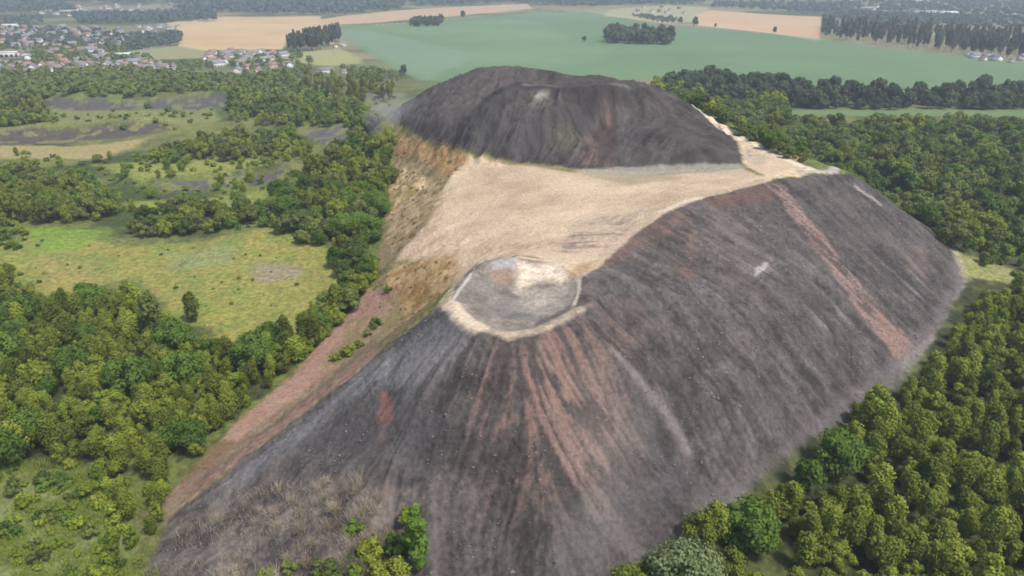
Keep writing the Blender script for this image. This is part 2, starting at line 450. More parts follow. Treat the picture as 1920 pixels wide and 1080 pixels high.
# red strip
red = mixc((.235, .135, .10), (.33, .215, .155), .2 + n2_ * .8 + (F(12, 511) - .5))
zone([(300, 968), (345, 900), (450, 790), (560, 690), (640, 600), (690, 545), (735, 540), (720, 600), (760, 610), (800, 585), (700, 655), (560, 765), (440, 860), (325, 962)], red, 1.5, 2, 1, 0, 0, 32)
_rp = np.concatenate([W([(300, 968), (345, 900), (450, 790), (560, 690), (640, 600), (690, 545), (735, 545)]), np.array([P(800, 592, 34)[:2], P(700, 666, 31.5)[:2], P(560, 776, 19.5)[:2], P(440, 868, 9)[:2], P(325, 962, .8)[:2]])])
lay(mask(_rp, 1.2, 2, 94) * (1 - NEAR), red)
zone([(740, 560), (850, 545), (800, 600), (740, 640), (700, 660), (720, 600)], mixc((.22, .16, .08), (.14, .14, .05), n5 * 2 - .5), 3, 4, .85, 0, 0, 95, 1 - NEAR)
zone([(600, 690), (660, 600), (720, 590), (790, 590), (700, 655), (640, 700)], mixc((.25, .19, .10), (.12, .13, .045), n5 * 2 - .4), 2, 3, .6, 0, 0, 34)
zone([(340, 905), (400, 830), (440, 830), (400, 880), (350, 920)], (.12, .08, .035), 2, 3, .7, 0, 0, 35)
m = 1 - sstep(2.5, 5, dist_line(X_, Y_, [P(300, 962, .3)[:2], P(450, 846, 2)[:2], P(560, 760, 4.5)[:2], P(700, 650, 8.5)[:2]]))
lay(m * (1 - NEAR), mixc((.19, .12, .09), (.20, .17, .10), n5 * 2 - .5), .9)
lay(mask(np.array([P(u, v, 42)[:2] for u, v in [(850, 540), (880, 500), (930, 470), (1000, 465), (1080, 480), (1130, 480), (1110, 520), (1080, 515), (1030, 492), (960, 482), (905, 492)]]), 2, 2, 96) * (1 - NEAR * .6), sand, .9)
lay(1 - sstep(3.0, 5.5, dist_line(X_, Y_, [P(*p)[:2] for p in LIP[10:] + LIP[:1]])), sand, .95)
lay(NEAR * (1 - sstep(1.5, 3, dist_line(X_, Y_, [P(1112, 528, 45.5)[:2], P(1140, 478, 46)[:2]]))) * 0, sand)
# crater
zone(LIP_ := [(p[0], p[1]) for p in LIP], mixc((.17, .145, .12), (.33, .28, .225), n5 * 1.8 - .4 + (n1_ - .5)), .5, .4, 1, 0, 0, 36)
zone([(870, 560), (880, 525), (930, 500), (960, 500), (975, 560), (1000, 600), (900, 592)], mixc((.15, .135, .12), (.24, .215, .19), n5 * 2 - .5), 1, 1, .9, 0, 0, 37)
zone([(918, 508), (945, 500), (968, 503), (962, 522), (950, 538), (930, 530)], (.30, .205, .15), 1.5, 3.0, .8, 0, 0, 38)
zone([(975, 495), (1035, 492), (1085, 515), (1050, 535), (1010, 530), (975, 545), (960, 520)], mixc((.48, .40, .31), (.76, .64, .49), n2_ * 2.4 - .7), 2.4, 3.6, .9, 0, 0, 39)
zone([(975, 540), (1060, 535), (1070, 560), (1030, 590), (985, 590)], mixc((.26, .23, .195), (.44, .385, .32), n2_ * 2 - .5), 2, 3.5, .75, 0, 0, 40)
zone([(905, 488), (960, 480), (970, 500), (925, 505)], (.36, .34, .33), .6, 1, .7, 0, 0, 41)
zone([(1086, 516), (1118, 505), (1150, 500), (1150, 550), (1120, 575), (1092, 588), (1072, 586), (1084, 555), (1088, 530)], slag, .8, 1.2, .9, 0, 0, 97)
zone([(1010, 600), (1060, 580), (1084, 545), (1082, 565), (1050, 600), (1000, 614)], (.085, .075, .07), .8, 1.2, .7, 0, 0, 98)
m = lmask([(852, 574), (872, 598), (905, 618), (950, 627), (1000, 621), (1048, 601), (1090, 578)], 1.4, 1.2, 1.0, 6); lay(m, mixc((.30, .235, .175), (.56, .45, .33), n2_ * 2.4 - .7), .85)
m = lmask([(846, 570), (870, 598), (900, 614)], 2.4, 1.2, .8, 7); lay(m, (.62, .51, .37), .85)
m = lmask([(1085, 582), (1098, 575), (1108, 569)], .8, .8, .6, 8); lay(m, (.28, .21, .16), .5)
m = lmask([(905, 490), (880, 520), (858, 548), (848, 566)], .5, .3, .1, 9); lay(m, (.5, .47, .42), .8)
m = lmask([(1076, 572), (1086, 545), (1087, 520)], .5, .4, .3, 15); lay(m, (.5, .44, .36), .8)
m = lmask([(1090, 514), (1112, 500), (1140, 476), (1182, 438), (1240, 399), (1310, 370), (1390, 350), (1440, 337)], 1.6, .8, .5, 10); lay(m, (.46, .36, .26), .8)
m = lmask([(1240, 397), (1290, 375), (1310, 371)], 1.5, .5, .2, 11); lay(m, (.64, .54, .42), .7)
zone([(1080, 500), (1120, 488), (1100, 510), (1070, 520)], (.36, .23, .12), 1.2, 1.5, .7, 0, 0, 42)
# tracks at the right of the back heap
zone([(1286, 200), (1310, 215), (1380, 255), (1440, 285), (1530, 318), (1500, 330), (1440, 335), (1395, 308), (1385, 270), (1340, 232)], mixc((.48, .37, .24), (.58, .46, .31), n5), 1.5, 1.5, 1, 0, 0, 43)
m = lmask([(1288, 202), (1350, 236), (1430, 280), (1530, 322)], 2.2, 1, .4, 12); lay(m, (.66, .56, .42), .9)
zone([(1395, 275), (1440, 295), (1420, 312), (1396, 300)], (.30, .26, .20), 2, 3, .5, 0, 0, 44)
m = lmask([(1500, 322), (1560, 322), (1615, 312)], 2.2, 1, .6, 13); lay(m, (.42, .37, .34), .9)
zone([(1530, 300), (1580, 300), (1600, 316), (1540, 318)], (.16, .145, .14), 3, 3, .7, 0, 0, 45)
# back heap detail
zone([(1135, 190), (1160, 190), (1160, 250), (1150, 310), (1080, 312), (1080, 285), (1110, 240)], (.17, .115, .095), 4, 6, .85, .8, -.02, 46)
zone([(1125, 235), (1160, 240), (1158, 308), (1112, 308)], (.05, .038, .035), 3, 6, .8, .5, -.1, 47)
zone([(920, 185), (1030, 168), (1040, 200), (960, 215)], (.17, .155, .115), 5, 6, .7, .8, .1, 48)
zone([(990, 172), (1030, 172), (1030, 184), (1000, 186)], (.36, .34, .29), 1.5, 3, .8, .6, .1, 49)
zone([(900, 205), (1000, 190), (1100, 220), (1090, 300), (960, 285), (860, 250)], (.078, .074, .076), 6, 8, .55, .6, -.1, 50)
zone([(1030, 230), (1080, 230), (1080, 280), (1030, 275)], (.115, .115, .07), 4, 5, .6, .5, 0, 51)
zone([(745, 208), (800, 170), (860, 140), (950, 122), (1010, 132), (985, 158), (940, 166), (900, 186), (862, 222), (850, 262), (760, 238)], mixc((.072, .062, .056), (.125, .108, .098), .5 + Lf * .5 + (n5 - .5)), 3, 4, .75, 0, 0, 99)  # left flank painted lighter, setting it off from the shaded hump
zone([(880, 205), (915, 185), (965, 164), (1140, 164), (1150, 176), (1000, 182), (940, 200), (900, 222)], (.045, .04, .038), 3, 5, .75, .6, -.1, 80)  # shading of the hump's scarp painted dark along its crest
zone([(1040, 200), (1110, 215), (1100, 245), (1040, 235)], (.05, .045, .046), 3, 6, .6, .5, 0, 81)
m = lmask([(985, 161), (1060, 164), (1150, 165), (1175, 170)], 2.2, 1.2, .6, 14); lay(m, (.18, .165, .16), .6)
zone([(1160, 195), (1195, 200), (1190, 300), (1165, 305)], (.15, .14, .135), 3, 4, .6, .7, .1, 52)
zone([(690, 200), (745, 205), (745, 235), (700, 240)], (.20, .19, .19), 4, 5, .8, 0, 0, 53)  # pale mist at the heap's left foot, painted onto the ground colour

# left side: meadow, terraces
LEFT = 1 - np.clip(NEAR + BACK, 0, 1)
zone([(-40, 470), (100, 440), (250, 462), (430, 440), (520, 430), (610, 450), (640, 500), (630, 560), (560, 620), (440, 640), (380, 610), (330, 600), (250, 520), (60, 560), (-40, 560)],
     mixc((.265, .245, .062), (.185, .225, .050), sstep(.42, .58, F(11, 521) * .6 + F(3, 523) * .4)), 3, 5, .95, 0, 0, 54, LEFT)
zone([(70, 480), (180, 500), (150, 560), (80, 560)], (.29, .235, .08), 4, 6, .5, 0, 0, 55, LEFT)
zone([(470, 490), (570, 500), (560, 530), (480, 525)], (.27, .22, .16), 4, 5, .8, 0, 0, 56, LEFT)
zone([(400, 560), (600, 500), (640, 510), (560, 620), (430, 640)], mixc((.30, .265, .065), (.21, .225, .055), n5 * 2 - .5), 4, 6, .7, 0, 0, 57, LEFT)
zone([(60, 430), (200, 430), (160, 470), (60, 480)], (.17, .26, .04), 4, 6, .9, 0, 0, 58, LEFT)
zone([(300, 470), (440, 460), (440, 500), (320, 510)], (.22, .26, .11), 5, 7, .7, 0, 0, 59, LEFT)
zone([(180, 310), (420, 300), (560, 295), (420, 325), (250, 335)], (.22, .24, .06), 4, 6, .9, 0, 0, 60, LEFT)
zone([(-40, 275), (200, 270), (280, 258), (200, 300), (-40, 300)], (.33, .27, .12), 4, 6, .9, 0, 0, 61, LEFT)
zone([(100, 205), (400, 202), (410, 230), (100, 232)], (.19, .20, .075), 5, 8, .9, 0, 0, 62, LEFT)
zone([(-40, 245), (60, 240), (300, 228), (320, 245), (200, 262), (-40, 275)], mixc((.085, .072, .064), (.18, .17, .07), sstep(.56, .68, F(10, 464))), 3, 6, .95, 0, 0, 63, LEFT)
zone([(90, 184), (420, 182), (430, 202), (90, 206)], mixc((.095, .085, .082), (.17, .18, .075), sstep(.58, .7, F(12, 465))), 4, 8, .95, 0, 0, 64, LEFT)
zone([(290, 340), (400, 335), (540, 312), (530, 335), (420, 350), (300, 362)], mixc((.10, .09, .09), (.17, .18, .06), sstep(.48, .6, F(9, 466))), 3, 6, .95, 0, 0, 65, LEFT)
zone([(560, 245), (640, 235), (690, 240), (700, 262), (600, 270)], mixc((.11, .10, .105), (.18, .18, .08), sstep(.5, .62, F(9, 467))), 3, 6, .9, 0, 0, 66, LEFT)
zone([(520, 150), (740, 150), (760, 200), (700, 190), (560, 178)], (.15, .145, .08), 8, 12, .8, 0, 0, 67, LEFT)
zone([(240, 380), (420, 370), (500, 350), (500, 385), (300, 410)], (.22, .25, .06), 4, 6, .8, 0, 0, 68, LEFT)
zone([(0, 900), (120, 880), (260, 960), (240, 1080), (-20, 1080)], mixc((.22, .25, .10), (.12, .15, .04), n5 * 2 - .5), 3, 5, .8, 0, 0, 69, LEFT)
zone([(630, 340), (660, 340), (665, 460), (640, 460)], (.17, .11, .09), 3, 4, .7, 0, 0, 70, LEFT)
# right side clearings
zone([(1800, 450), (1860, 435), (1960, 430), (1990, 560), (1850, 570), (1815, 530)], mixc((.19, .21, .06), (.30, .28, .12), n5), 3, 4, .95, 0, 0, 71)
zone([(1600, 810), (1690, 760), (1780, 680), (1700, 800), (1640, 830)], (.20, .15, .06), 2, 3, .8, 0, 0, 72)

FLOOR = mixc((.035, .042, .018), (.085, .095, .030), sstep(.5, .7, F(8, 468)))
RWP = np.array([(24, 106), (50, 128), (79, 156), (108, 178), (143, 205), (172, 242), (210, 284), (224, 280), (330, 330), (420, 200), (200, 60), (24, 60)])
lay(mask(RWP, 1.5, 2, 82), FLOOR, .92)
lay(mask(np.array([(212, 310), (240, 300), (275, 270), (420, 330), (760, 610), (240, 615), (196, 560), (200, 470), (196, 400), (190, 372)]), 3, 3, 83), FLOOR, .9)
zone([(-40, 600), (60, 575), (250, 560), (330, 640), (440, 660), (560, 640), (640, 570), (680, 545), (560, 685), (450, 782), (345, 890), (290, 905), (180, 870), (0, 880), (-60, 870)], mixc((.040, .052, .020), (.13, .16, .04), sstep(.45, .65, F(7, 469))), 2, 3, .85, 0, 0, 84, LEFT)

# far fields (world outlines with hard edges)
FIELDS = []
def field(px, col, kind, soft=2.5, nz=0, op=1, seed=0):
    w = np.array([P(u, v, 0)[:2] for u, v in px]); m = mask(w, soft, nz, seed, 40 if nz else None)
    lay(m, col, op); FIELDS.append((kind, w, m))
rowsn = F(30, 531, 2)
gcol = mixc((.120, .195, .098), (.145, .225, .108), F(220, 541, 3))
gcol = gcol * (1 + .22 * (F(130, 547, 4) - .5) + .10 * sstep(.52, .56, F(420, 548, 1)))[:, None]
gcol *= (1 + .10 * (np.sin((X_ * .35 + Y_) * .35) * .5) * sstep(.4, .6, F(90, 545, 2)))[:, None]
field([(600, 50), (650, 52), (780, 45), (1000, 22), (1100, 22), (1250, 50), (1400, 62), (1540, 75), (1700, 95), (1930, 118), (2100, 132), (2100, 190), (1700, 165), (1500, 160), (1250, 145), (1190, 150), (1000, 148), (880, 152), (790, 152), (740, 130), (690, 100), (640, 68)], gcol, 'green')
field([(620, 62), (760, 130), (800, 150), (900, 100), (760, 72), (660, 56)], mixc((.165, .235, .15), (.18, .255, .155), F(200, 546, 3)), 'pale', 12, 20, .8)
field([(1470, 206), (1930, 206), (2100, 206), (2100, 222), (1930, 218), (1500, 216)], (.135, .20, .085), 'strip', 3, 3)
wheat = mixc((.42, .30, .155), (.56, .42, .24), F(120, 551, 3))
field([(310, 44), (420, 32), (600, 31), (610, 55), (540, 70), (530, 95), (420, 96), (330, 100), (340, 60)], wheat, 'wheat', 3, 4)
field([(600, 36), (700, 24), (850, 12), (990, 8), (1000, 16), (880, 28), (700, 44), (600, 48)], mixc((.50, .33, .20), (.42, .34, .2), F(90, 556, 2)), 'wheat', 3, 4)
field([(1140, 20), (1250, 10), (1330, 14), (1310, 40), (1250, 45), (1130, 30)], (.33, .33, .17), 'pale', 5, 10)
field([(1330, 20), (1540, 30), (1537, 73), (1420, 60), (1300, 48), (1300, 30)], mixc((.50, .32, .18), (.50, .38, .22), F(120, 561, 3)), 'wheat', 2)
field([(560, 100), (640, 90), (680, 120), (620, 125), (560, 118)], (.30, .30, .13), 'grassland', 6, 12)
field([(250, 100), (330, 88), (400, 100), (380, 112), (270, 114)], (.26, .26, .13), 'grassland', 5, 10)
field([(140, 58), (230, 55), (220, 80), (150, 78)], (.20, .26, .13), 'grassland', 5, 10)
field([(1150, 20), (1530, 72), (1540, 75), (1530, 78)], (.5, .45, .3), 'x', 1, 0, .3)
m = lmask([(600, 48), (700, 47), (800, 40), (1000, 18), (1100, 20), (1260, 44), (1400, 57), (1540, 73)], 3, 1.5); lay(m, (.55, .48, .33), .8)

for k, tr in enumerate([[(-60, 70), (60, 66), (160, 70), (230, 62), (330, 50)], [(-60, 112), (80, 108), (170, 116), (240, 100), (340, 84)], [(120, 52), (150, 80), (170, 116), (230, 124)], [(380, 108), (470, 122), (540, 118), (640, 96)], [(440, 140), (470, 122), (500, 100)]]):
    pl = [P(u, v, 0)[:2] for u, v in tr]
    bb = (Y_ > 700) & (Y_ < 2400) & (X_ < -200)
    mm = np.zeros(X_.shape); mm[bb] = 1 - sstep(3, 6, dist_line(X_[bb], Y_[bb], pl)); lay(mm, (.30, .29, .28), .9)

# ------------------------------------------------------------------ materials
def newmat(name):
    m = bpy.data.materials.new(name); m.use_nodes = True
    nt = m.node_tree; nt.nodes.clear()
    out = nt.nodes.new("ShaderNodeOutputMaterial")
    return m, nt, out
def terrain_mat(name, nscale, amp, bump):
    m, nt, out = newmat(name); N = nt.nodes.new; Lk = nt.links.new
    at = N("ShaderNodeAttribute"); at.attribute_name = "albedo"
    tc = N("ShaderNodeTexCoord")
    no = N("ShaderNodeTexNoise"); no.inputs["Scale"].default_value = nscale; no.inputs["Detail"].default_value = 5; no.inputs["Roughness"].default_value = .65
    Lk(tc.outputs["Object"], no.inputs["Vector"])
    mr = N("ShaderNodeMapRange"); mr.inputs[1].default_value = .3; mr.inputs[2].default_value = .7
    mr.inputs[3].default_value = 1 - amp; mr.inputs[4].default_value = 1 + amp
    Lk(no.outputs["Fac"], mr.inputs[0])
    mx = N("ShaderNodeMix"); mx.data_type = 'RGBA'; mx.blend_type = 'MULTIPLY'; mx.inputs[0].default_value = 1
    Lk(at.outputs["Color"], mx.inputs[6]); Lk(mr.outputs[0], mx.inputs[7])
    bs = N("ShaderNodeBsdfPrincipled"); bs.inputs["Roughness"].default_value = .95
    bs.inputs["Specular IOR Level"].default_value = .15
    Lk(mx.outputs[2], bs.inputs["Base Color"])
    bp = N("ShaderNodeBump"); bp.inputs["Strength"].default_value = bump; bp.inputs["Distance"].default_value = .6
    Lk(no.outputs["Fac"], bp.inputs["Height"]); Lk(bp.outputs[0], bs.inputs["Normal"])
    Lk(bs.outputs[0], out.inputs[0])
    return m
M_slag = terrain_mat("slag", .9, .30, .7)
M_grass = terrain_mat("rough_grass", .45, .45, .8)
M_field = terrain_mat("crop", .05, .06, .1)

def leaf_mat(name, lo, hi, var=.35, transl=.25):
    m, nt, out = newmat(name); N = nt.nodes.new; Lk = nt.links.new
    at = N("ShaderNodeAttribute"); at.attribute_name = "tint"
    oi = N("ShaderNodeObjectInfo")
    add = N("ShaderNodeMath"); add.operation = 'MULTIPLY_ADD'; add.inputs[1].default_value = .35
    Lk(at.outputs["Fac"], add.inputs[0])
    mu = N("ShaderNodeMath"); mu.operation = 'MULTIPLY'; mu.inputs[1].default_value = .7
    Lk(oi.outputs["Random"], mu.inputs[0]); Lk(mu.outputs[0], add.inputs[2])
    mx = N("ShaderNodeMix"); mx.data_type = 'RGBA'
    Lk(add.outputs[0], mx.inputs[0]); mx.inputs[6].default_value = (*lo, 1); mx.inputs[7].default_value = (*hi, 1)
    df = N("ShaderNodeBsdfDiffuse"); tr = N("ShaderNodeBsdfTranslucent"); ms = N("ShaderNodeMixShader"); ms.inputs[0].default_value = transl
    Lk(mx.outputs[2], df.inputs[0]); Lk(mx.outputs[2], tr.inputs[0])
    Lk(df.outputs[0], ms.inputs[1]); Lk(tr.outputs[0], ms.inputs[2]); Lk(ms.outputs[0], out.inputs[0])
    return m
ML = {
    'olive': leaf_mat("olive_leaves", (.072, .100, .018), (.31, .355, .052)),
    'green': leaf_mat("green_leaves", (.060, .110, .020), (.17, .27, .045)),
    'dark': leaf_mat("dark_leaves", (.055, .085, .022), (.24, .29, .075)),
    'lime': leaf_mat("lime_leaves", (.115, .17, .022), (.33, .40, .055)),
    'pale': leaf_mat("pale_leaves", (.17, .22, .09), (.36, .42, .20)),
    'haze': leaf_mat("hazed_far_leaves", (.07, .105, .09), (.16, .205, .165)),  # distance haze painted into the leaf colour: lighter and bluer
    'blue': leaf_mat("blue_green_leaves", (.045, .070, .034), (.15, .18, .09)),
    'pole': leaf_mat("plantation_leaves", (.055, .075, .045), (.16, .18, .12)),
    'dry': leaf_mat("dry_leaves", (.20, .14, .04), (.44, .33, .13)),
    'straw': leaf_mat("dry_stems", (.24, .195, .13), (.52, .44, .33)),
}
def plain(name, col, rough=.8, nscale=3.0, amp=.12, var=0):
    m, nt, out = newmat(name); N = nt.nodes.new; Lk = nt.links.new
    tc = N("ShaderNodeTexCoord"); no = N("ShaderNodeTexNoise"); no.inputs["Scale"].default_value = nscale
    Lk(tc.outputs["Object"], no.inputs["Vector"])
    mr = N("ShaderNodeMapRange"); mr.inputs[3].default_value = 1 - amp; mr.inputs[4].default_value = 1 + amp
    Lk(no.outputs["Fac"], mr.inputs[0])
    mx = N("ShaderNodeMix"); mx.data_type = 'RGBA'; mx.blend_type = 'MULTIPLY'; mx.inputs[0].default_value = 1
    mx.inputs[6].default_value = (*col, 1); Lk(mr.outputs[0], mx.inputs[7])
    bs = N("ShaderNodeBsdfPrincipled"); bs.inputs["Roughness"].default_value = rough
    Lk(mx.outputs[2], bs.inputs["Base Color"]); Lk(bs.outputs[0], out.inputs[0])
    return m
M_bark = plain("bark", (.12, .095, .07), .9)
M_palebark = plain("pale_bark", (.36, .33, .28), .9)

# ------------------------------------------------------------------ mesh makers
COL = SC.collection
def mesh_np(name, verts, quads, mat, tint=None, smooth=False):
    me = bpy.data.meshes.new(name)
    verts = np.asarray(verts, np.float32); quads = np.asarray(quads, np.int32)
    k = quads.shape[1]
    me.vertices.add(len(verts)); me.vertices.foreach_set("co", verts.ravel())
    me.loops.add(quads.size); me.loops.foreach_set("vertex_index", quads.ravel())
    me.polygons.add(len(quads)); me.polygons.foreach_set("loop_start", np.arange(0, quads.size, k, dtype=np.int32))
    me.polygons.foreach_set("loop_total", np.full(len(quads), k, np.int32))
    if smooth: me.polygons.foreach_set("use_smooth", np.ones(len(quads), bool))
    me.update(calc_edges=True)
    if tint is not None:
        a = me.attributes.new("tint", 'FLOAT', 'FACE'); a.data.foreach_set("value", np.asarray(tint, np.float32))
    me.materials.append(mat)
    return me
def obj(name, me, parent=None, **props):
    o = bpy.data.objects.new(name, me); COL.objects.link(o)
    if parent: o.parent = parent
    for k, v in props.items(): o[k] = v
    return o
def empty(name, loc, rz=0, sc=1, **props):
    o = bpy.data.objects.new(name, None); COL.objects.link(o)
    o.location = loc; o.rotation_euler = (0, 0, rz); o.scale = (sc, sc, sc) if not isinstance(sc, tuple) else sc
    for k, v in props.items(): o[k] = v
    return o

# split the sheet into ground, heaps and fields (faces only change owner: no gap, no overlap)
nr, nc = TX.shape
idx = np.arange(nr * nc).reshape(nr, nc)
Q = np.stack([idx[:-1, :-1], idx[:-1, 1:], idx[1:, 1:], idx[1:, :-1]], -1).reshape(-1, 4)
owner = np.zeros(len(Q), int)
def fm(m): return m[Q].mean(1) > .5
green = np.zeros(len(Q), bool)
for k, (kind, w, m) in enumerate(FIELDS):
    if kind in ('green', 'strip'): owner[fm(m)] = 3
    if kind == 'wheat': owner[fm(m)] = 4
flankm = mask(flank, 1)
owner[fm(flankm)] = 5
owner[fm(NEAR)] = 1
owner[fm(mask(np.array([P(*p)[:2] for p in LIP]), .6))] = 1
owner[fm(BACK)] = 2
VV = np.stack([X_, Y_, TZ.ravel()], 1)
# smooth normals of the whole sheet, so that owners meet without a seam
gx_ = np.zeros_like(TZ); 
Pm = VV.reshape(nr, nc, 3)
du = np.gradient(Pm, axis=1); dv = np.gradient(Pm, axis=0)
NRM = np.cross(du, dv); NRM /= np.linalg.norm(NRM, axis=2, keepdims=True) + 1e-12
NRM = NRM.reshape(-1, 3)
NAMES = {0: ("ground", M_grass, "rough green and brown open ground around the slag heaps"), 1: ("hill", M_slag, "dark grey slag heap in front with a pale crater on top and red streaks down its side"),
         2: ("hill", M_slag, "darker flat-topped slag heap standing behind the sandy saddle"), 3: ("field", M_field, "large flat green crop field beyond the slag heaps"),
         4: ("field", M_field, "golden wheat fields in the distance"), 5: ("hillside", M_slag, "bare sand saddle and red strip between the two slag heaps")}
for k, (nm, mt, lab) in NAMES.items():
    q = Q[owner == k]
    if not len(q): continue
    used, inv = np.unique(q.ravel(), return_inverse=True)
    me = mesh_np(nm, VV[used], inv.reshape(-1, 4), mt, smooth=True)
    a = me.attributes.new("albedo", 'FLOAT_COLOR', 'POINT')
    a.data.foreach_set("color", np.concatenate([np.clip(C[used], .01, .9), np.ones((len(used), 1))], 1).astype(np.float32).ravel())
    me.normals_split_custom_set_from_vertices(NRM[used].tolist())
    o = obj(nm, me, kind="structure", label=lab)

# ---- loose stones and lumps of shale on the slopes
def stones(n, seed):
    r = np.random.default_rng(seed)
    x = r.uniform(-90, 225, n * 3); y = r.uniform(85, 345, n * 3)
    k = inside(x, y, toe_poly) & (np.hypot(x - 2, y - 177) > 27) & (fbm(x, y, 9, seed, 3) > r.uniform(.3, .75, n * 3)); x = x[k][:n]; y = y[k][:n]
    z = height2(x, y); m = len(x)
    d = np.array([(1, 0, -.1), (-.2, .9, 0), (-.8, -.6, .1), (.1, .1, .8), (0, 0, -.7)])
    sz = r.lognormal(-1.55, .5, (m, 1, 1)) * .9; v = d[None] * sz * r.uniform(.6, 1.4, (m, 5, 3)) + np.stack([x, y, z + .05], 1)[:, None]
    f = np.array([(0, 1, 3), (1, 2, 3), (2, 0, 3), (1, 0, 4), (2, 1, 4), (0, 2, 4)])
    q = (f[None] + (np.arange(m) * 5)[:, None, None]).reshape(-1, 3)
    me = mesh_np("loose_stones", v.reshape(-1, 3), q, M_stone, np.repeat(r.uniform(0, 1, m) ** 1.6, 6))
    obj("loose_stones", me, kind="stuff", label="loose pale and dark stones strewn over the grey slope")
M_stone = leaf_mat("stone", (.085, .078, .074), (.34, .30, .265), transl=0)
stones(16000, 91)

# ------------------------------------------------------------------ trees
def quads_from(cent, nor, size, r):
    """leaf-sprig quads of the given size round each centre"""
    n = len(cent)
    t = np.cross(nor, r.normal(size=(n, 3))); t /= np.linalg.norm(t, axis=1, keepdims=True) + 1e-9
    b = np.cross(nor, t)
    s = size * r.uniform(.6, 1.35, (n, 1)); s2 = size * r.uniform(.5, 1.1, (n, 1))
    v = np.stack([cent - t * s - b * s2 * .6, cent + t * s * .8 - b * s2, cent + t * s + b * s2 * .7, cent - t * s * .7 + b * s2], 1)
    return v.reshape(-1, 3), np.arange(4 * n).reshape(n, 4)
def crown_np(r, width, height, base, nclump, nleaf, leaf, shape='round'):
    vs, ts = [], []
    R0 = width / 2; Hc = height - base
    for c in range(nclump):
        if shape == 'round':
            a = r.uniform(0, 2 * math.pi); el = r.uniform(-.75, 1); rr = math.sqrt(max(0, 1 - el * el)) * r.uniform(.45, .8)
            cpos = np.array([math.cos(a) * rr * R0, math.sin(a) * rr * R0, base + Hc * (.5 + .36 * el)])
            cr = R0 * r.uniform(.30, .50)
        elif shape == 'tall':
            h = (c + r.uniform(.2, .8)) / nclump; a = r.uniform(0, 2 * math.pi)
            prof = math.sin(math.pi * min(1, (h * .85 + .12))) ** .7
            rr = R0 * .55 * prof * r.uniform(.3, 1)
            cpos = np.array([math.cos(a) * rr, math.sin(a) * rr, base + Hc * (.08 + .84 * h)]); cr = R0 * (.35 + .3 * prof)
        else:
            a = r.uniform(0, 2 * math.pi); rr = math.sqrt(r.uniform(0, 1)) * .75
            cpos = np.array([math.cos(a) * rr * R0, math.sin(a) * rr * R0, base + Hc * r.uniform(.15, .8) * (1 - .45 * rr)]); cr = R0 * r.uniform(.28, .42)
        n = nleaf
        d = r.normal(size=(n, 3)); d[:, 2] = d[:, 2] * .9 + .25; d /= np.linalg.norm(d, axis=1, keepdims=True)
        sq = np.array([1, 1, min(1.5, max(.75, Hc / width))])
        cent = cpos + d * cr * sq * (r.uniform(.55, 1.08, (n, 1)))
        nor = d + r.normal(size=(n, 3)) * .33; nor /= np.linalg.norm(nor, axis=1, keepdims=True)
        v, q = quads_from(cent, nor, leaf, r)
        vs.append(v); ts.append(np.clip(r.uniform(.15, .85) * .55 + r.uniform(0, 1, n) * .45, 0, 1))
    v = np.concatenate(vs); t = np.concatenate(ts)
    v[:, 2] = np.maximum(v[:, 2], .05)
    return v, np.arange(len(v)).reshape(-1, 4), t
def tube(path, rad, n=6):
    vs, qs = [], []
    for k, (p, r0) in enumerate(zip(path, rad)):
        for j in range(n):
            a = 2 * math.pi * j / n
            vs.append((p[0] + r0 * math.cos(a), p[1] + r0 * math.sin(a), p[2]))
    for k in range(len(path) - 1):
        for j in range(n):
            qs.append((k * n + j, k * n + (j + 1) % n, (k + 1) * n + (j + 1) % n, (k + 1) * n + j))
    return vs, qs
def trunk_np(r, height, base, width, rad):
    vs, qs = tube([(0, 0, -.8), (.05, .03, base * .5), (-.08, .05, base * 1.1), (.03, -.06, height * .72)], [rad * 1.2, rad, rad * .75, rad * .25])
    for k in range(5):
        a = r.uniform(0, 6.28); h0 = r.uniform(base * .6, height * .6); L0 = width * r.uniform(.25, .38)
        v2, q2 = tube([(0, 0, h0), (math.cos(a) * L0 * .5, math.sin(a) * L0 * .5, h0 + L0 * .5), (math.cos(a) * L0, math.sin(a) * L0, h0 + L0 * 1.1)], [rad * .45, rad * .3, rad * .1], 5)
        o = len(vs); vs += v2; qs += [tuple(i + o for i in q) for q in q2]
    return vs, qs
RAW = {}
def proto(seed, mat, width, height, base, nclump, nleaf, leaf, shape='round', rad=.16, bark=None):
    r = np.random.default_rng(seed)
    v, q, t = crown_np(r, width, height, base, nclump, nleaf, leaf, shape)
    cm = mesh_np("crown", v, q, ML[mat], t)
    RAW[cm.name] = (v, t, width, height, mat)
    tv, tq = trunk_np(r, height, base, width, rad)
    tm = mesh_np("trunk", tv, tq, bark or M_bark, smooth=True)
    return cm, tm
def plant_tree(pr, name, x, y, sc, label, cat, group=None, sink=.1, z=None, tilt=0):
    zz = float(height2(np.array([x]), np.array([y]))[0]) if z is None else z
    o = empty(name, (x, y, zz - sink), random.uniform(0, 6.28), (sc * random.uniform(.88, 1.12), sc * random.uniform(.88, 1.12), sc * random.uniform(.88, 1.15)))
    if tilt: o.rotation_euler.x = tilt
    o['label'] = label; o['category'] = cat
    if group: o['group'] = group
    obj("crown", pr[0], o); obj("trunk", pr[1], o)
    return o
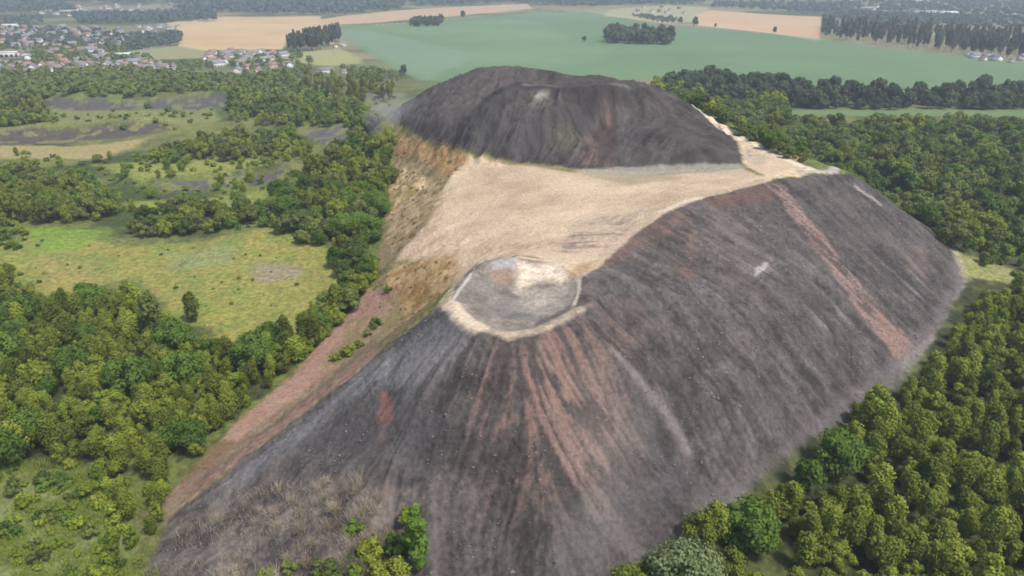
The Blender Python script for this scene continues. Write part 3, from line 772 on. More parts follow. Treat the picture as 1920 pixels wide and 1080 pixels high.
def scatter(poly, spacing, seed, jitter=.45, drop=0.0):
    """jittered hex grid inside a world outline"""
    r = np.random.default_rng(seed)
    x0, y0 = poly.min(0); x1, y1 = poly.max(0)
    xs = np.arange(x0, x1, spacing); ys = np.arange(y0, y1, spacing * .87)
    XX, YY = np.meshgrid(xs, ys); XX = XX + (np.arange(len(ys)) % 2)[:, None] * spacing / 2
    XX = XX + r.uniform(-jitter, jitter, XX.shape) * spacing; YY = YY + r.uniform(-jitter, jitter, YY.shape) * spacing
    m = inside(XX, YY, poly) & (r.random(XX.shape) > drop)
    return np.stack([XX[m], YY[m]], 1)
def in_heap(x, y):
    return inside(np.array([x]), np.array([y]), toe_poly)[0]
def seen(x, y, z, pad=60):
    """photo position of a world point"""
    dx, dy, dz = x, y, z - CAM_H
    dep = dy * cp - dz * sp_
    return 960 + FPX * dx / dep, 540 - FPX * (dy * sp_ + dz * cp) / dep, dep

OL = [proto(100 + k, 'olive', [6.2, 7.4, 5.4, 7.8, 6.4, 6.0, 6.8][k], [10.5, 9, 10, 8.5, 11.5, 7.5, 10][k], 1.6, 14, 150, .26, 'round' if k in (1, 3, 5) else 'tall') for k in range(7)]
LI = [proto(120 + k, 'lime', [6.5, 8, 5.5, 7][k], [7, 6, 8, 9][k], .6, 12, 140, .28, 'tall' if k > 1 else 'round') for k in range(4)]
GR = [proto(140 + k, 'green', 13, 13, 1.0, 24, 190, .36, 'round') for k in range(3)]
DK = [proto(160 + k, ['dark', 'olive', 'dark', 'dark', 'green', 'dark'][k], 12.5, [12, 14, 11, 13, 12, 10][k], 1.5, 15, 110, .5, 'round') for k in range(6)]
DG = [proto(170 + k, 'green', 11, 12, 1.5, 14, 100, .5, 'round') for k in range(2)]
PO = [proto(180 + k, 'pole', 7.5, 26, 7.0, 12, 50, .75, 'tall', .55, M_palebark) for k in range(4)]
BL = [proto(190 + k, 'blue', 12, 15, 1.0, 14, 65, .75, 'round', .3) for k in range(4)]
SH = [proto(200 + k, ['olive', 'lime', 'green', 'lime', 'dark'][k], 5.0, 3.8, .1, 10, 100, .24, 'bush', .06) for k in range(5)]
DRY = [proto(230 + k, 'dry', 4.0, 2.6, .1, 7, 60, .27, 'bush', .06) for k in range(3)]
PA = [proto(220, 'pale', 17, 13, .5, 36, 260, .34, 'round', .3)]

MASS = []      # what goes beyond the 300 largest of a kind
POOL = {}
CAPS = {"broadleaf_tree": 285, "young_tree": 290, "forest_tree": 290, "bushy_tree": 290, "shrub": 280, "dry_shrub": 250, "hedgerow_tree": 200, "poplar_tree": 285}
def wood(px, spacing, protos, name, cat, label, group, seed, sc=(.85, 1.2), drop=.05, avoid=True, world=None, flat=False):
    poly = world if world is not None else (np.array([P(u, v, 0)[:2] for u, v in px]) if flat else W(px))
    pts = scatter(poly, spacing, seed, drop=drop)
    if avoid: pts = np.array([p for p in pts if not in_heap(*p)])
    zs = height2(pts[:, 0], pts[:, 1])
    for p, zz in zip(pts, zs):
        u, v, d = seen(p[0], p[1], zz + 4)
        if u < -450 or u > 2370 or v > 1330 or v < -20: continue
        if u < -70 or u > 1990 or v > 1175: d_out = True
        else: d_out = False
        pr = random.choice(protos); s = random.uniform(*sc)
        if any((p[0] - a) ** 2 + (p[1] - b) ** 2 < (c + 1.6) ** 2 for a, b, c in SINGLES): continue
        if abs(p[0] - SINGLES[1][0]) < 9 and p[1] < SINGLES[1][1]: continue
        POOL.setdefault(name, []).append(((RAW[pr[0].name][3] * s / d) * (1e-3 if d_out else 1), pr, name, p[0], p[1], s, label, cat, group, zz, d))
def settle():
    for name, lst in POOL.items():
        lst.sort(key=lambda t: -t[0])
        for k, (key, pr, nm, x, y, s, lab, cat, grp, zz, d) in enumerate(lst):
            if k < CAPS[name]: plant_tree(pr, nm, x, y, s, lab, cat, grp, z=zz)
            else: MASS.append((pr, (x, y), zz, s, d))
        print(name, len(lst))

# ---- single trees that stand out in the photograph
SINGLES = []
def single(u, v, pr, sc, name, label, cat="tree", dz=0):
    x, y = ground(u, v)
    if y < 400: SINGLES.append((x, y, RAW[pr[0].name][2] * sc * .5))
    return plant_tree(pr, name, x, y, sc, label, cat)
TALL = proto(300, 'green', 3.0, 14, 1.0, 16, 120, .30, 'tall', .12)
single(786, 1076, TALL, 1.55, "young_tree", "tall bright green young tree on the lower front slope of the grey heap")
single(1284, 1112, PA[0], 1.0, "bush", "big round pale grey-green bush at the foot of the grey heap, bottom of the photo", "bush")
single(1408, 1030, GR[0], 1.15, "broadleaf_tree", "dark green dense tree at the heap foot just right of the pale round bush")
single(1372, 1000, GR[1], .6, "broadleaf_tree", "smaller deep green tree tucked behind the dense tree beside the pale bush")
single(1568, 885, GR[2], 1.0, "broadleaf_tree", "fresh green broad tree at the heap foot below the brown clearing")
single(1510, 925, DG[0], .9, "broadleaf_tree", "dark rounded tree leaning over the heap toe, left of the fresh green broad tree")
single(1640, 782, OL[1], 1.25, "broadleaf_tree", "olive tree standing alone on the heap edge above the brown clearing")
single(1606, 795, OL[5], 1.0, "broadleaf_tree", "low olive tree beside the lone olive tree on the heap edge")
TALLD = proto(301, 'dark', 6.5, 13, 1.2, 16, 120, .38, 'tall', .16)
TALLD2 = proto(302, 'olive', 5.5, 9, 1.2, 13, 110, .36, 'tall', .14)
single(292, 632, TALLD, 1.5, "broadleaf_tree", "tall dark pointed tree rising above the left end of the yellow meadow")
single(366, 602, TALLD2, 1.3, "broadleaf_tree", "slim olive tree on the yellow meadow, right of the tall dark pointed tree")
single(660, 1112, SH[3], 2.0, "bush", "green bush at the bottom of the brushy slope, left of the tall young tree", "bush")
single(575, 1120, SH[1], 1.3, "bush", "small lime green bush on the brush at the lower edge of the photo", "bush")
single(735, 1100, OL[3], 1.0, "bush", "dark olive bush just left of the tall young tree", "bush")
single(902, 1098, SH[0], .8, "bush", "small thin grey-green bush alone on the bare front slope", "bush")
for k, (u, v, s, lab) in enumerate([(706, 612, .9, "topmost small shrub on the red strip"), (690, 628, .7, "small round shrub on the red strip just below the topmost one"), (652, 664, 1.1, "wide dark shrub in the middle of the red strip"),
                                    (632, 676, .8, "low shrub at the lower end of the shrubs on the red strip"), (672, 650, .7, "small shrub between the wide dark shrub and the round one on the red strip"),
                                    (728, 545, .7, "shrub at the orange scrub above the red strip")]):
    single(u, v, SH[(k * 2 + 2) % 5], s * 1.15, "shrub", lab, "shrub")
for k, (u, v, pr, s_, lab) in enumerate([(770, 985, SH[1], 1.3, "lime shrub on the slope directly above the tall young tree"), (700, 1040, SH[0], 1.5, "olive shrub in the weeds left of the tall young tree"), (610, 1075, SH[4], 1.2, "dark shrub in the brush near the bottom edge"),
                                         (750, 1040, SH[2], 1.4, "green shrub pressed against the left side of the tall young tree"), (1225, 1085, SH[0], 1.8, "olive shrub at the foot of the grey heap left of the pale round bush"), (500, 1095, SH[3], 1.2, "low lime shrub at the bottom edge of the dry brush"), (545, 1070, SH[4], .9, "small dark shrub inside the dry brush near the bottom edge"), (665, 1000, SH[2], .9, "small green shrub in the upper part of the weeds left of the tall tree"), (830, 1100, SH[1], .9, "small lime shrub right of the foot of the tall young tree")]):
    single(u, v, pr, s_, "shrub", lab, "shrub")
# lone trees in the far fields
for u, v, s, lab in [(868, 33, 1.2, "round dark tree standing alone on the edge of the far pale track"), (826, 37, 1.1, "round dark tree left of its lone neighbour on the far pale track"), (756, 140, 1.0, "dark tree standing alone in front of the pale green field corner"),
                     (1095, 78, .8, "tiny lone tree in the green field left of the small wood"), (1303, 50, 1.4, "dark tree at the left end of the far wheat field"), (1341, 51, .6, "small bush on the lower edge of the far wheat field"),
                     (1452, 62, .8, "round small tree on the lower edge of the far wheat field"), (1275, 44, 1.2, "dark tree by the pale track just left of the far wheat field")]:
    single(u, v, BL[int(u) % 4], s, "field_tree", lab)

# ---- the wood along the right foot of the near heap: pale-topped young trees
edge = [p[:2] for p in (P(1150, 1100, 6), P(1320, 985, 5), P(1450, 915, 3), P(1590, 800, 1.5), P(1700, 705, .5), P(1780, 615, 0), P(1815, 575, 0))]
offs = [(x + 3.0, y - 1.6) for x, y in edge]
RW = np.array(offs + [P(1870, 572, 0)[:2], P(2400, 560, 0)[:2], P(2400, 1330, 0)[:2], P(1150, 1230, 0)[:2]])
wood(None, 5.5, OL + OL + [LI[3]], "broadleaf_tree", "tree", "olive green tree of the dense wood right of the grey heap", "dense wood along the right foot of the grey heap", 1, world=RW, sc=(.6, 1.15), drop=.03)
# ---- bigger wood behind, right of the sandy track
RB = np.array([(210, 300), (242, 312), (285, 300), (420, 350), (760, 605), (240, 610), (190, 560), (196, 470), (190, 400), (184, 372), (212, 352)])
wood(None, 10.5, DK + DG[:1], "forest_tree", "tree", "large rounded tree of the wood behind the right end of the grey heap", "wood behind the right end of the grey heap", 2, world=RB, sc=(.6, 1.35), drop=.05)
wood(None, 6.0, SH + LI, "shrub", "shrub", "shrub at the wood's edge by the yellow clearing right of the grey heap", "shrubs round the yellow clearing", 23, world=np.array([(214, 316), (232, 286), (252, 262), (290, 275), (280, 292), (245, 312), (222, 330)]), sc=(.6, 1.2), drop=.5)
wood([(1310, 205), (1380, 215), (1560, 300), (1500, 312), (1400, 262)], 6.5, DK + SH, "forest_tree", "tree", "tree on the bank beside the sandy track of the rear heap", "trees on the bank beside the sandy track", 3, sc=(.45, .75), drop=.1)
wood([(1225, 165), (1290, 165), (1330, 200), (1460, 190), (1480, 240), (1400, 250), (1300, 205)], 11, DK + DG, "forest_tree", "tree", "tree in the dark copse right behind the rear heap", "copse right behind the rear heap", 4, sc=(.8, 1.2))
wood([(1240, 160), (1330, 150), (1500, 168), (1490, 196), (1330, 196), (1250, 175)], 11, BL, "hedgerow_tree", "tree", "tree of the broad left end of the hedge row", "broad left end of the hedge row", 24, sc=(.5, 1.4), drop=.2)
# ---- hedge row across the green fields
wood([(1490, 186), (1530, 186), (1930, 190), (1990, 190), (1990, 205), (1530, 205), (1490, 204)], 9.5, BL, "hedgerow_tree", "tree", "dark tree of the long hedge row between the two green fields", "long hedge row between the green fields", 5, sc=(.55, 1.5), drop=.12)
for u, v, s, lab in [(1643, 190, 1.75, "tallest tree standing above the long hedge row"), (1590, 190, 1.4, "second tall tree above the hedge row, left of the tallest"), (1835, 188, 1.6, "tall tree above the hedge row near its right end"), (1345, 182, 1.4, "broad tree above the left end of the hedge row"), (1412, 186, 1.4, "round tree rising above the hedge row next to the broad one")]:
    single(u, v, BL[int(u) % 4], s, "hedgerow_tree", lab)
# ---- small wood in the green field, pole wood at the right, dark conifers left of the field
wood([(1136, 66), (1262, 72), (1262, 84), (1140, 80)], 13, BL, "hedgerow_tree", "tree", "tree of the small wood standing alone in the large green field", "small wood standing alone in the green field", 7, sc=(.7, 1.9), drop=.2, flat=True)
wood([(1540, 50), (1700, 58), (1930, 74), (1990, 80), (1990, 118), (1900, 116), (1700, 92), (1540, 74)], 19, PO, "poplar_tree", "tree", "slender pale-stemmed tree of the tall plantation beyond the green field", "tall plantation beyond the green field", 8, sc=(.8, 1.3), drop=.3, flat=True)
wood([(540, 88), (600, 72), (640, 66), (640, 80), (590, 98), (540, 100)], 12, PO, "poplar_tree", "tree", "dark slender tree of the small plantation by the far wheat field", "small plantation by the far wheat field", 9, sc=(.8, 1.0), flat=True)
wood([(775, 42), (830, 42), (825, 52), (770, 52)], 15, BL, "hedgerow_tree", "tree", "tree of the tiny bluish copse by the far pale track", "tiny copse by the far pale track", 10, sc=(.8, 1.1), flat=True)

# ---- left side: shrubs and young trees
wood([(-40, 596), (60, 572), (250, 560), (330, 640), (440, 660), (560, 640), (660, 545), (680, 560), (560, 685), (450, 782), (345, 890), (290, 905), (180, 870), (0, 880), (-400, 870), (-400, 600)], 5.4, OL + LI + OL + [GR[0]], "young_tree", "young tree", "young green tree of the thicket between meadow and red strip", "thicket left of the grey heap", 11, sc=(.45, 1.15), drop=.06)
wood([(120, 880), (290, 905), (345, 890), (300, 950), (305, 1130), (160, 1130), (200, 980)], 5.0, OL + LI + SH, "young_tree", "young tree", "small young tree beside the lower end of the red strip", "young trees at the lower end of the red strip", 25, sc=(.5, .9), drop=.2)
wood([(-400, 870), (120, 870), (220, 900), (230, 1130), (-400, 1130)], 4.2, SH + [SH[1]], "shrub", "shrub", "low light green shrub of the undergrowth in the lower left corner", "undergrowth in the lower left corner", 12, sc=(.5, 1.1), drop=.35)
wood([(500, 400), (560, 350), (640, 290), (735, 270), (735, 330), (722, 420), (700, 480), (640, 520), (610, 470), (520, 440)], 6.6, DK[:3] + OL[:3] + [GR[1]], "bushy_tree", "tree", "tree of the dark belt between the meadow and the sandy scree", "dark belt below the sandy scree", 13, sc=(.5, 1.05), drop=.08)
wood([(-350, 340), (180, 345), (220, 410), (60, 425), (-350, 425)], 7, DK + OL, "bushy_tree", "tree", "dark tree of the belt along the top of the meadow's left end", "belt along the top of the meadow's left end", 14, sc=(.6, 1.1), drop=.06)
wood([(240, 430), (330, 400), (500, 385), (510, 430), (380, 440), (270, 452)], 5.8, DK + SH, "bushy_tree", "tree", "bushy tree of the row on the meadow's upper edge", "row on the meadow's upper edge", 15, sc=(.5, .9), drop=.08)
wood([(280, 290), (420, 262), (560, 250), (560, 290), (400, 305), (290, 310)], 8.5, DK + OL, "bushy_tree", "tree", "tree in the belt between the two old terraces", "belt between the old terraces", 16, sc=(.6, 1.0), drop=.10)
wood([(430, 185), (600, 180), (680, 200), (720, 240), (640, 235), (500, 240), (430, 225)], 9.5, DK + DG + OL, "bushy_tree", "tree", "tree of the grove beside the far terrace, left of the rear heap", "grove left of the rear heap", 17, sc=(.6, 1.2), drop=.12)
wood([(-40, 190), (80, 190), (90, 230), (-40, 240)], 10, DK + OL, "bushy_tree", "tree", "tree at the left end of the far terrace", "trees at the left end of the far terrace", 18, sc=(.8, 1.2), drop=.15)
wood([(-40, 290), (180, 300), (540, 270), (620, 300), (500, 345), (200, 345), (-40, 335)], 8, SH + SH + LI, "shrub", "shrub", "scattered shrub on the grassy slopes below the old terraces", "scattered shrubs below the old terraces", 19, sc=(.5, 1.1), drop=.5)
wood([(180, 345), (500, 345), (480, 385), (240, 410)], 8, SH + SH + LI, "shrub", "shrub", "scattered shrub on the slope above the meadow's bushy row", "scattered shrubs above the meadow's bushy row", 26, sc=(.5, 1.0), drop=.55)
wood([(520, 150), (740, 155), (745, 200), (700, 200), (560, 180)], 9, SH + OL, "shrub", "shrub", "scattered shrub on the rough ground in front of the white barn", "scattered shrubs in front of the white barn", 27, sc=(.8, 1.6), drop=.6)
wood([(100, 205), (400, 200), (420, 232), (280, 250), (100, 235)], 10, SH, "shrub", "shrub", "scattered shrub on the pale grass between the terraces", "scattered shrubs between the terraces", 28, sc=(.6, 1.6), drop=.72)
wood([(-20, 450), (640, 450), (640, 540), (440, 640), (-20, 560)], 9, SH, "shrub", "shrub", "low shrub scattered on the yellow meadow", "low shrubs on the yellow meadow", 29, sc=(.15, .5), drop=.75)
wood([(740, 250), (800, 268), (880, 292), (838, 340), (800, 420), (745, 480), (722, 430), (735, 340)], 4.5, DRY, "dry_shrub", "shrub", "dry ochre shrub on the scree between the dark belt and the sand", "dry shrubs on the scree below the sand", 30, sc=(.25, .6), drop=.62)
wood([(745, 490), (855, 490), (840, 540), (790, 585), (715, 590), (700, 530)], 3.2, DRY, "dry_shrub", "shrub", "small dry orange shrub on the slope above the red strip", "dry shrubs above the red strip", 31, sc=(.15, .4), drop=.6)
wood([(0, 420), (80, 425), (60, 470), (-10, 475)], 6, SH, "shrub", "shrub", "shrub on the bright grass at the left edge of the meadow", "shrubs at the left edge of the meadow", 20, sc=(.8, 1.2), drop=.3)
wood([(-60, 470), (40, 500), (60, 560), (-60, 580)], 5.5, OL + SH, "shrub", "shrub", "shrub at the lower left border of the meadow", "shrubs at the lower left border of the meadow", 21, sc=(.6, 1.0), drop=.3)
wood([(560, 640), (640, 560), (700, 500), (715, 510), (690, 545), (640, 600), (570, 690)], 5.0, OL + GR + DK[:2], "young_tree", "tree", "dark tree of the strip between the meadow and the red strip", "trees between the meadow and the red strip", 22, sc=(.5, .85), drop=.03)
settle()

# ---- bare twiggy bushes in the brush at the bottom
def twigs(seed, h, n=70):
    r = np.random.default_rng(seed); vs = []
    for k in range(n):
        a, lean = r.uniform(0, 6.28), r.uniform(.1, .75)
        b = np.array([r.normal() * .12 * h, r.normal() * .12 * h, -.1]); L0 = h * r.uniform(.5, 1.05)
        t = b + np.array([math.cos(a) * lean * L0, math.sin(a) * lean * L0, L0 * math.cos(lean)])
        w = np.array([-math.sin(a), math.cos(a), 0]) * .045
        m = (b + t) / 2 + r.normal(size=3) * .08 * h
        vs += [b - w, b + w, m + w * .8, m - w * .8, m - w * .8, m + w * .8, t + w * .3, t - w * .3]
        for q in range(2):
            e = m + (t - m) * r.uniform(.1, .7); f = e + r.normal(size=3) * .22 * h; vs += [e - w * .5, e + w * .5, f + w * .2, f - w * .2]
    v = np.array(vs)
    return mesh_np("twigs", v, np.arange(len(v)).reshape(-1, 4), ML['straw'], r.uniform(.2, 1, len(v) // 4))
TW = [twigs(800 + k, 3.2 + k * .5) for k in range(4)]
pts = scatter(W([(400, 960), (470, 920), (620, 900), (700, 930), (730, 1000), (700, 1090), (420, 1100)]), 4.6, 35, drop=.6)
pts2 = scatter(W([(590, 960), (700, 900), (730, 960), (700, 1080), (610, 1080)]), 3.4, 36, drop=.5)
for k, (x, y) in enumerate(np.concatenate([pts, pts2])):
    me = TW[k % 4]; z = float(height2(np.array([x]), np.array([y]))[0])
    o = obj("bare_bush", me, label="bare pale twiggy bush in the brush on the heap's lower left toe", category="bush", group="bare twiggy bushes on the lower left toe")
    o.location = (x, y, z); o.rotation_euler.z = random.uniform(0, 6.28); q = random.uniform(.6, 1.15); o.scale = (q, q, q)
print("bare", len(pts) + len(pts2))

# ---- everything beyond the 300 largest of a kind, and the far-off woods, as masses
def lowcrown(seed, w, h, n=48):
    r = np.random.default_rng(seed)
    d = r.normal(size=(n, 3)); d[:, 2] = abs(d[:, 2]) * .8 - .1; d /= np.linalg.norm(d, axis=1, keepdims=True)
    c = d * np.array([w / 2, w / 2, h * .5]) * r.uniform(.6, 1, (n, 1)) + np.array([0, 0, h * .5])
    nor = d + r.normal(size=(n, 3)) * .35; nor /= np.linalg.norm(nor, axis=1, keepdims=True)
    v, q = quads_from(c, nor, w * .17, r)
    return v, r.uniform(0, 1, n)
LOW = [lowcrown(400 + k, 9, 9) for k in range(6)]
def far_mass(name, label, items, mat):
    vs, ts = [], []
    r = np.random.default_rng(len(items))
    for x, y, z, s in items:
        v, t = LOW[r.integers(6)]
        a = r.uniform(0, 6.28); ca, sa = math.cos(a), math.sin(a)
        vv = v * s * r.uniform(.85, 1.15, 3)
        vs.append(np.stack([vv[:, 0] * ca - vv[:, 1] * sa + x, vv[:, 0] * sa + vv[:, 1] * ca + y, vv[:, 2] + z], 1)); ts.append(np.clip(t * .6 + r.uniform(0, .4), 0, 1))
    if not vs: return
    v = np.concatenate(vs)
    me = mesh_np(name, v, np.arange(len(v)).reshape(-1, 4), ML[mat], np.concatenate(ts))
    obj(name, me, kind="stuff", label=label)
_bins = {}
_r = np.random.default_rng(77)
for pr, p, zz, s, d in MASS:
    v, t, w, h, mat = RAW[pr[0].name]
    keep = .55 if d < 330 else (.28 if d < 700 else .14)
    v4 = v.reshape(-1, 4, 3); k = _r.random(len(v4)) < keep
    c = v4[k].mean(1, keepdims=True); vv = (c + (v4[k] - c) * (1 / math.sqrt(keep)) * .95).reshape(-1, 3) * s
    a = _r.uniform(0, 6.28); ca, sa = math.cos(a), math.sin(a)
    vv = np.stack([vv[:, 0] * ca - vv[:, 1] * sa + p[0], vv[:, 0] * sa + vv[:, 1] * ca + p[1], vv[:, 2] + zz - .1], 1)
    b = _bins.setdefault(mat, ([], [])); b[0].append(vv); b[1].append(np.clip(t[k] * .75 + _r.uniform(0, .35), 0, 1))
for mat, (vs, ts) in _bins.items():
    v = np.concatenate(vs); print("mass", mat, len(vs), len(v) // 4)
    obj("woodland", mesh_np("woodland", v, np.arange(len(v)).reshape(-1, 4), ML[mat], np.concatenate(ts)), kind="stuff", label="further trees of the woods around the slag heaps")
def farwood(px, spacing, s, seed, drop=.1, mat='blue'):
    pts = scatter(W(px), spacing, seed, drop=drop)
    zs = height(pts[:, 0], pts[:, 1])
    r = np.random.default_rng(seed)
    return [(p[0], p[1], z - .5, s * r.uniform(.7, 1.25)) for p, z in zip(pts, zs)]
fw = []
for k, (px, spc, s, dr) in enumerate([
    ([(-60, 150), (130, 135), (330, 140), (440, 150), (440, 178), (90, 185), (-60, 185)], 10.5, 1.1, .3),
    ([(430, 150), (520, 140), (560, 160), (520, 180), (440, 180)], 10, 1.0, .25),
    ([(640, 128), (720, 135), (760, 150), (700, 155), (650, 142)], 10, .8, .35),
    ([(60, 95), (150, 75), (160, 120), (60, 125)], 13, 1.0, .3),
    ([(200, 72), (340, 62), (335, 85), (250, 95), (200, 95)], 13, 1.1, .2),
    ([(-60, 56), (100, 54), (230, 60), (220, 95), (-60, 96)], 15, .95, .5),
    ([(150, 95), (240, 95), (300, 118), (160, 135)], 13, .9, .5),
    ([(-60, 122), (200, 128), (400, 120), (400, 135), (-60, 150)], 12, .9, .5),
    ([(140, 30), (400, 24), (405, 40), (230, 44), (150, 46)], 20, 1.7, .15),
    ([(-60, 8), (120, 8), (140, 24), (-60, 26)], 26, 2.0, .15),
    ([(-60, 32), (80, 34), (80, 50), (-60, 55)], 20, 1.3, .55),
    ([(330, 4), (610, 6), (760, 6), (750, 18), (640, 28), (500, 27), (330, 22)], 26, 2.2, .12),
    ([(-60, -16), (700, -16), (760, 0), (600, 5), (-60, 8)], 42, 3.0, .25),
    ([(760, -2), (1140, -2), (1330, 3), (1300, 10), (1150, 10), (1100, 14), (1000, 6), (900, 8), (780, 12)], 26, 2.0, .2),
    ([(760, -18), (1990, -18), (1990, -2), (760, -4)], 45, 3.0, .3),
    ([(1330, 6), (1600, 6), (1600, 24), (1540, 26), (1330, 14)], 24, 1.7, .4),
    ([(1600, 24), (1990, 40), (1990, 58), (1760, 50), (1540, 34)], 18, 1.5, .3),
    ([(1600, 0), (1990, 4), (1990, 36), (1600, 20)], 28, 1.8, .5),
    ([(1180, 30), (1270, 34), (1262, 46), (1240, 44)], 16, 1.0, .3),
    ([(400, 108), (500, 100), (560, 100), (600, 118), (560, 150), (430, 128)], 13, .85, .5),
]):
    fw += farwood(px, spc, s, 500 + k, dr)
print("far crowns", len(fw))
far_mass("woodland", "dark wooded belt between the old terraces and the town", [t for t in fw if t[1] < 1250], 'dark')
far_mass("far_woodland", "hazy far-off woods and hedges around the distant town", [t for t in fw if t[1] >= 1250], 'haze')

# ---- dry brush on the lower left toe of the near heap
def brush(px, n, seed, mat, name, label, hgt=(.5, 1.5)):
    poly = W(px); r = np.random.default_rng(seed)
    pts = []
    while len(pts) < n:
        c = np.stack([r.uniform(poly[:, 0].min(), poly[:, 0].max(), n), r.uniform(poly[:, 1].min(), poly[:, 1].max(), n)], 1)
        c = c[inside(c[:, 0], c[:, 1], poly)]; c = c[fbm(c[:, 0], c[:, 1], 6, seed, 3) > .42 + r.uniform(-.1, .1, len(c))]
        pts += list(c)
    p = np.array(pts[:n]); z = height2(p[:, 0], p[:, 1])
    h = r.uniform(*hgt, n); a = r.uniform(0, 6.28, n); le = r.normal(size=(n, 2)) * .3 * h[:, None]; w = r.uniform(.03, .09, n)
    dx, dy = np.cos(a) * w, np.sin(a) * w
    v = np.stack([np.stack([p[:, 0] - dx, p[:, 1] - dy, z - .1], 1), np.stack([p[:, 0] + dx, p[:, 1] + dy, z - .1], 1),
                  np.stack([p[:, 0] + dx * .4 + le[:, 0], p[:, 1] + dy * .4 + le[:, 1], z + h], 1), np.stack([p[:, 0] - dx * .4 + le[:, 0], p[:, 1] - dy * .4 + le[:, 1], z + h], 1)], 1).reshape(-1, 3)
    me = mesh_np(name, v, np.arange(4 * n).reshape(n, 4), ML[mat], r.uniform(0, 1, n))
    obj(name, me, kind="stuff", label=label)
brush([(330, 1000), (420, 930), (540, 900), (700, 920), (760, 1000), (760, 1100), (310, 1100)], 2600, 601, 'straw', "dry_brush", "pale dry brush on the lower left toe of the near heap")
brush([(560, 1130), (680, 1010), (740, 985), (800, 1130)], 1800, 602, 'green', "weeds", "green weeds round the tall young tree on the slope", (.4, 1.3))
brush([(-60, 880), (140, 860), (300, 950), (300, 1110), (-60, 1120)], 14000, 603, 'lime', "tall_grass", "tall light green weeds in the lower left corner", (.5, 1.6))
brush([(-40, 440), (240, 440), (520, 430), (640, 500), (560, 620), (330, 620), (-40, 560)], 16000, 604, 'straw', "dry_grass", "yellowing tufts of grass on the meadow left of the heaps", (.3, .8))
brush([(740, 250), (880, 290), (830, 350), (835, 480), (860, 520), (780, 590), (700, 570), (710, 480), (740, 330)], 7000, 605, 'straw', "scrub", "orange and yellow scrub on the flank below the sandy saddle", (.4, 1.2))

# ---- the town and farms
MW = [plain("white_render", (.70, .68, .65)), plain("cream_render", (.62, .55, .44)), plain("grey_render", (.45, .44, .43)), plain("brick", (.33, .19, .14))]
MR = [plain("red_tiles", (.30, .19, .15)), plain("brown_tiles", (.24, .20, .18)), plain("slate", (.24, .25, .27)), plain("pale_sheet_roof", (.62, .62, .62))]
M_dark = plain("dark_opening", (.03, .03, .035), .3)
def bm_box(vs, qs, x0, y0, z0, x1, y1, z1):
    o = len(vs)
    vs += [(x0, y0, z0), (x1, y0, z0), (x1, y1, z0), (x0, y1, z0), (x0, y0, z1), (x1, y0, z1), (x1, y1, z1), (x0, y1, z1)]
    qs += [(o, o + 3, o + 2, o + 1), (o + 4, o + 5, o + 6, o + 7), (o, o + 1, o + 5, o + 4), (o + 1, o + 2, o + 6, o + 5), (o + 2, o + 3, o + 7, o + 6), (o + 3, o, o + 4, o + 7)]
def house_proto(w, d, h, rh, wm, rm, nwin, flat=False):
    vs, qs = [], []; bm_box(vs, qs, -w / 2, -d / 2, -1.5, w / 2, d / 2, h)
    if not flat:     # gable ends
        o = len(vs); t = .15
        for x in (-w / 2, w / 2 - t):
            o = len(vs)
            vs += [(x, -d / 2, h), (x, d / 2, h), (x, 0, h + rh), (x, 0, h + rh), (x + t, -d / 2, h), (x + t, d / 2, h), (x + t, 0, h + rh), (x + t, 0, h + rh)]
            qs += [(o, o + 1, o + 2, o + 3), (o + 4, o + 7, o + 6, o + 5), (o, o + 3, o + 7, o + 4), (o + 1, o + 5, o + 6, o + 2)]
    wall = mesh_np("wall", vs, qs, wm)
    vs, qs = [], []
    if flat:
        bm_box(vs, qs, -w / 2 - .3, -d / 2 - .3, h + .01, w / 2 + .3, d / 2 + .3, h + .6)
    else:
        ov, th = .5, .3
        for s in (-1, 1):
            o = len(vs); e = h - rh * ov / (d / 2)
            a = [(-w / 2 - ov, s * (d / 2 + ov), e + .05), (w / 2 + ov, s * (d / 2 + ov), e + .05), (w / 2 + ov, 0, h + rh + .05), (-w / 2 - ov, 0, h + rh + .05)]
            vs += a + [(p[0], p[1], p[2] + th) for p in a]
            qs += [(o, o + 1, o + 2, o + 3), (o + 4, o + 5, o + 6, o + 7), (o, o + 1, o + 5, o + 4), (o + 1, o + 2, o + 6, o + 5), (o + 3, o, o + 4, o + 7)]
        bm_box(vs, qs, w * .22, -.4, h + rh * .6, w * .22 + .8, .4, h + rh + 1.1)
    roof = mesh_np("roof", vs, qs, rm)
    wins = []
    for k in range(nwin):
        x = -w / 2 + (k + .5) * w / nwin
        for s in (-1, 1):
            vs, qs = [], []
            big = flat or h > 5.9 and w > 20
            ww, z0, z1 = (w / nwin * .30, 0.1, h * .62) if big else (.55, 1.0, 2.3)
            y = s * (d / 2 + .01)
            bm_box(vs, qs, x - ww, min(y, y + s * .03), z0, x + ww, max(y, y + s * .03), z1)
            wins.append(("door" if big else "window", mesh_np("window", vs, qs, M_dark)))
    return wall, roof, wins
HP = [house_proto(11, 8, 5, 3, MW[0], MR[0], 3), house_proto(13, 9, 5.5, 3.2, MW[0], MR[1], 3), house_proto(10, 8, 4.5, 2.8, MW[1], MR[0], 2), house_proto(16, 9, 5, 3, MW[0], MR[2], 4),
      house_proto(12, 9, 5.5, 3, MW[3], MR[1], 3), house_proto(14, 8, 4.5, 2.5, MW[1], MR[2], 3)]
BIG = [house_proto(46, 18, 7, 1, MW[0], MR[3], 6, True), house_proto(34, 16, 6, 2.5, MW[0], MR[3], 5), house_proto(60, 22, 9, 1, MW[2], MR[3], 7, True), house_proto(30, 13, 6, 3.2, MW[1], MR[0], 5)]
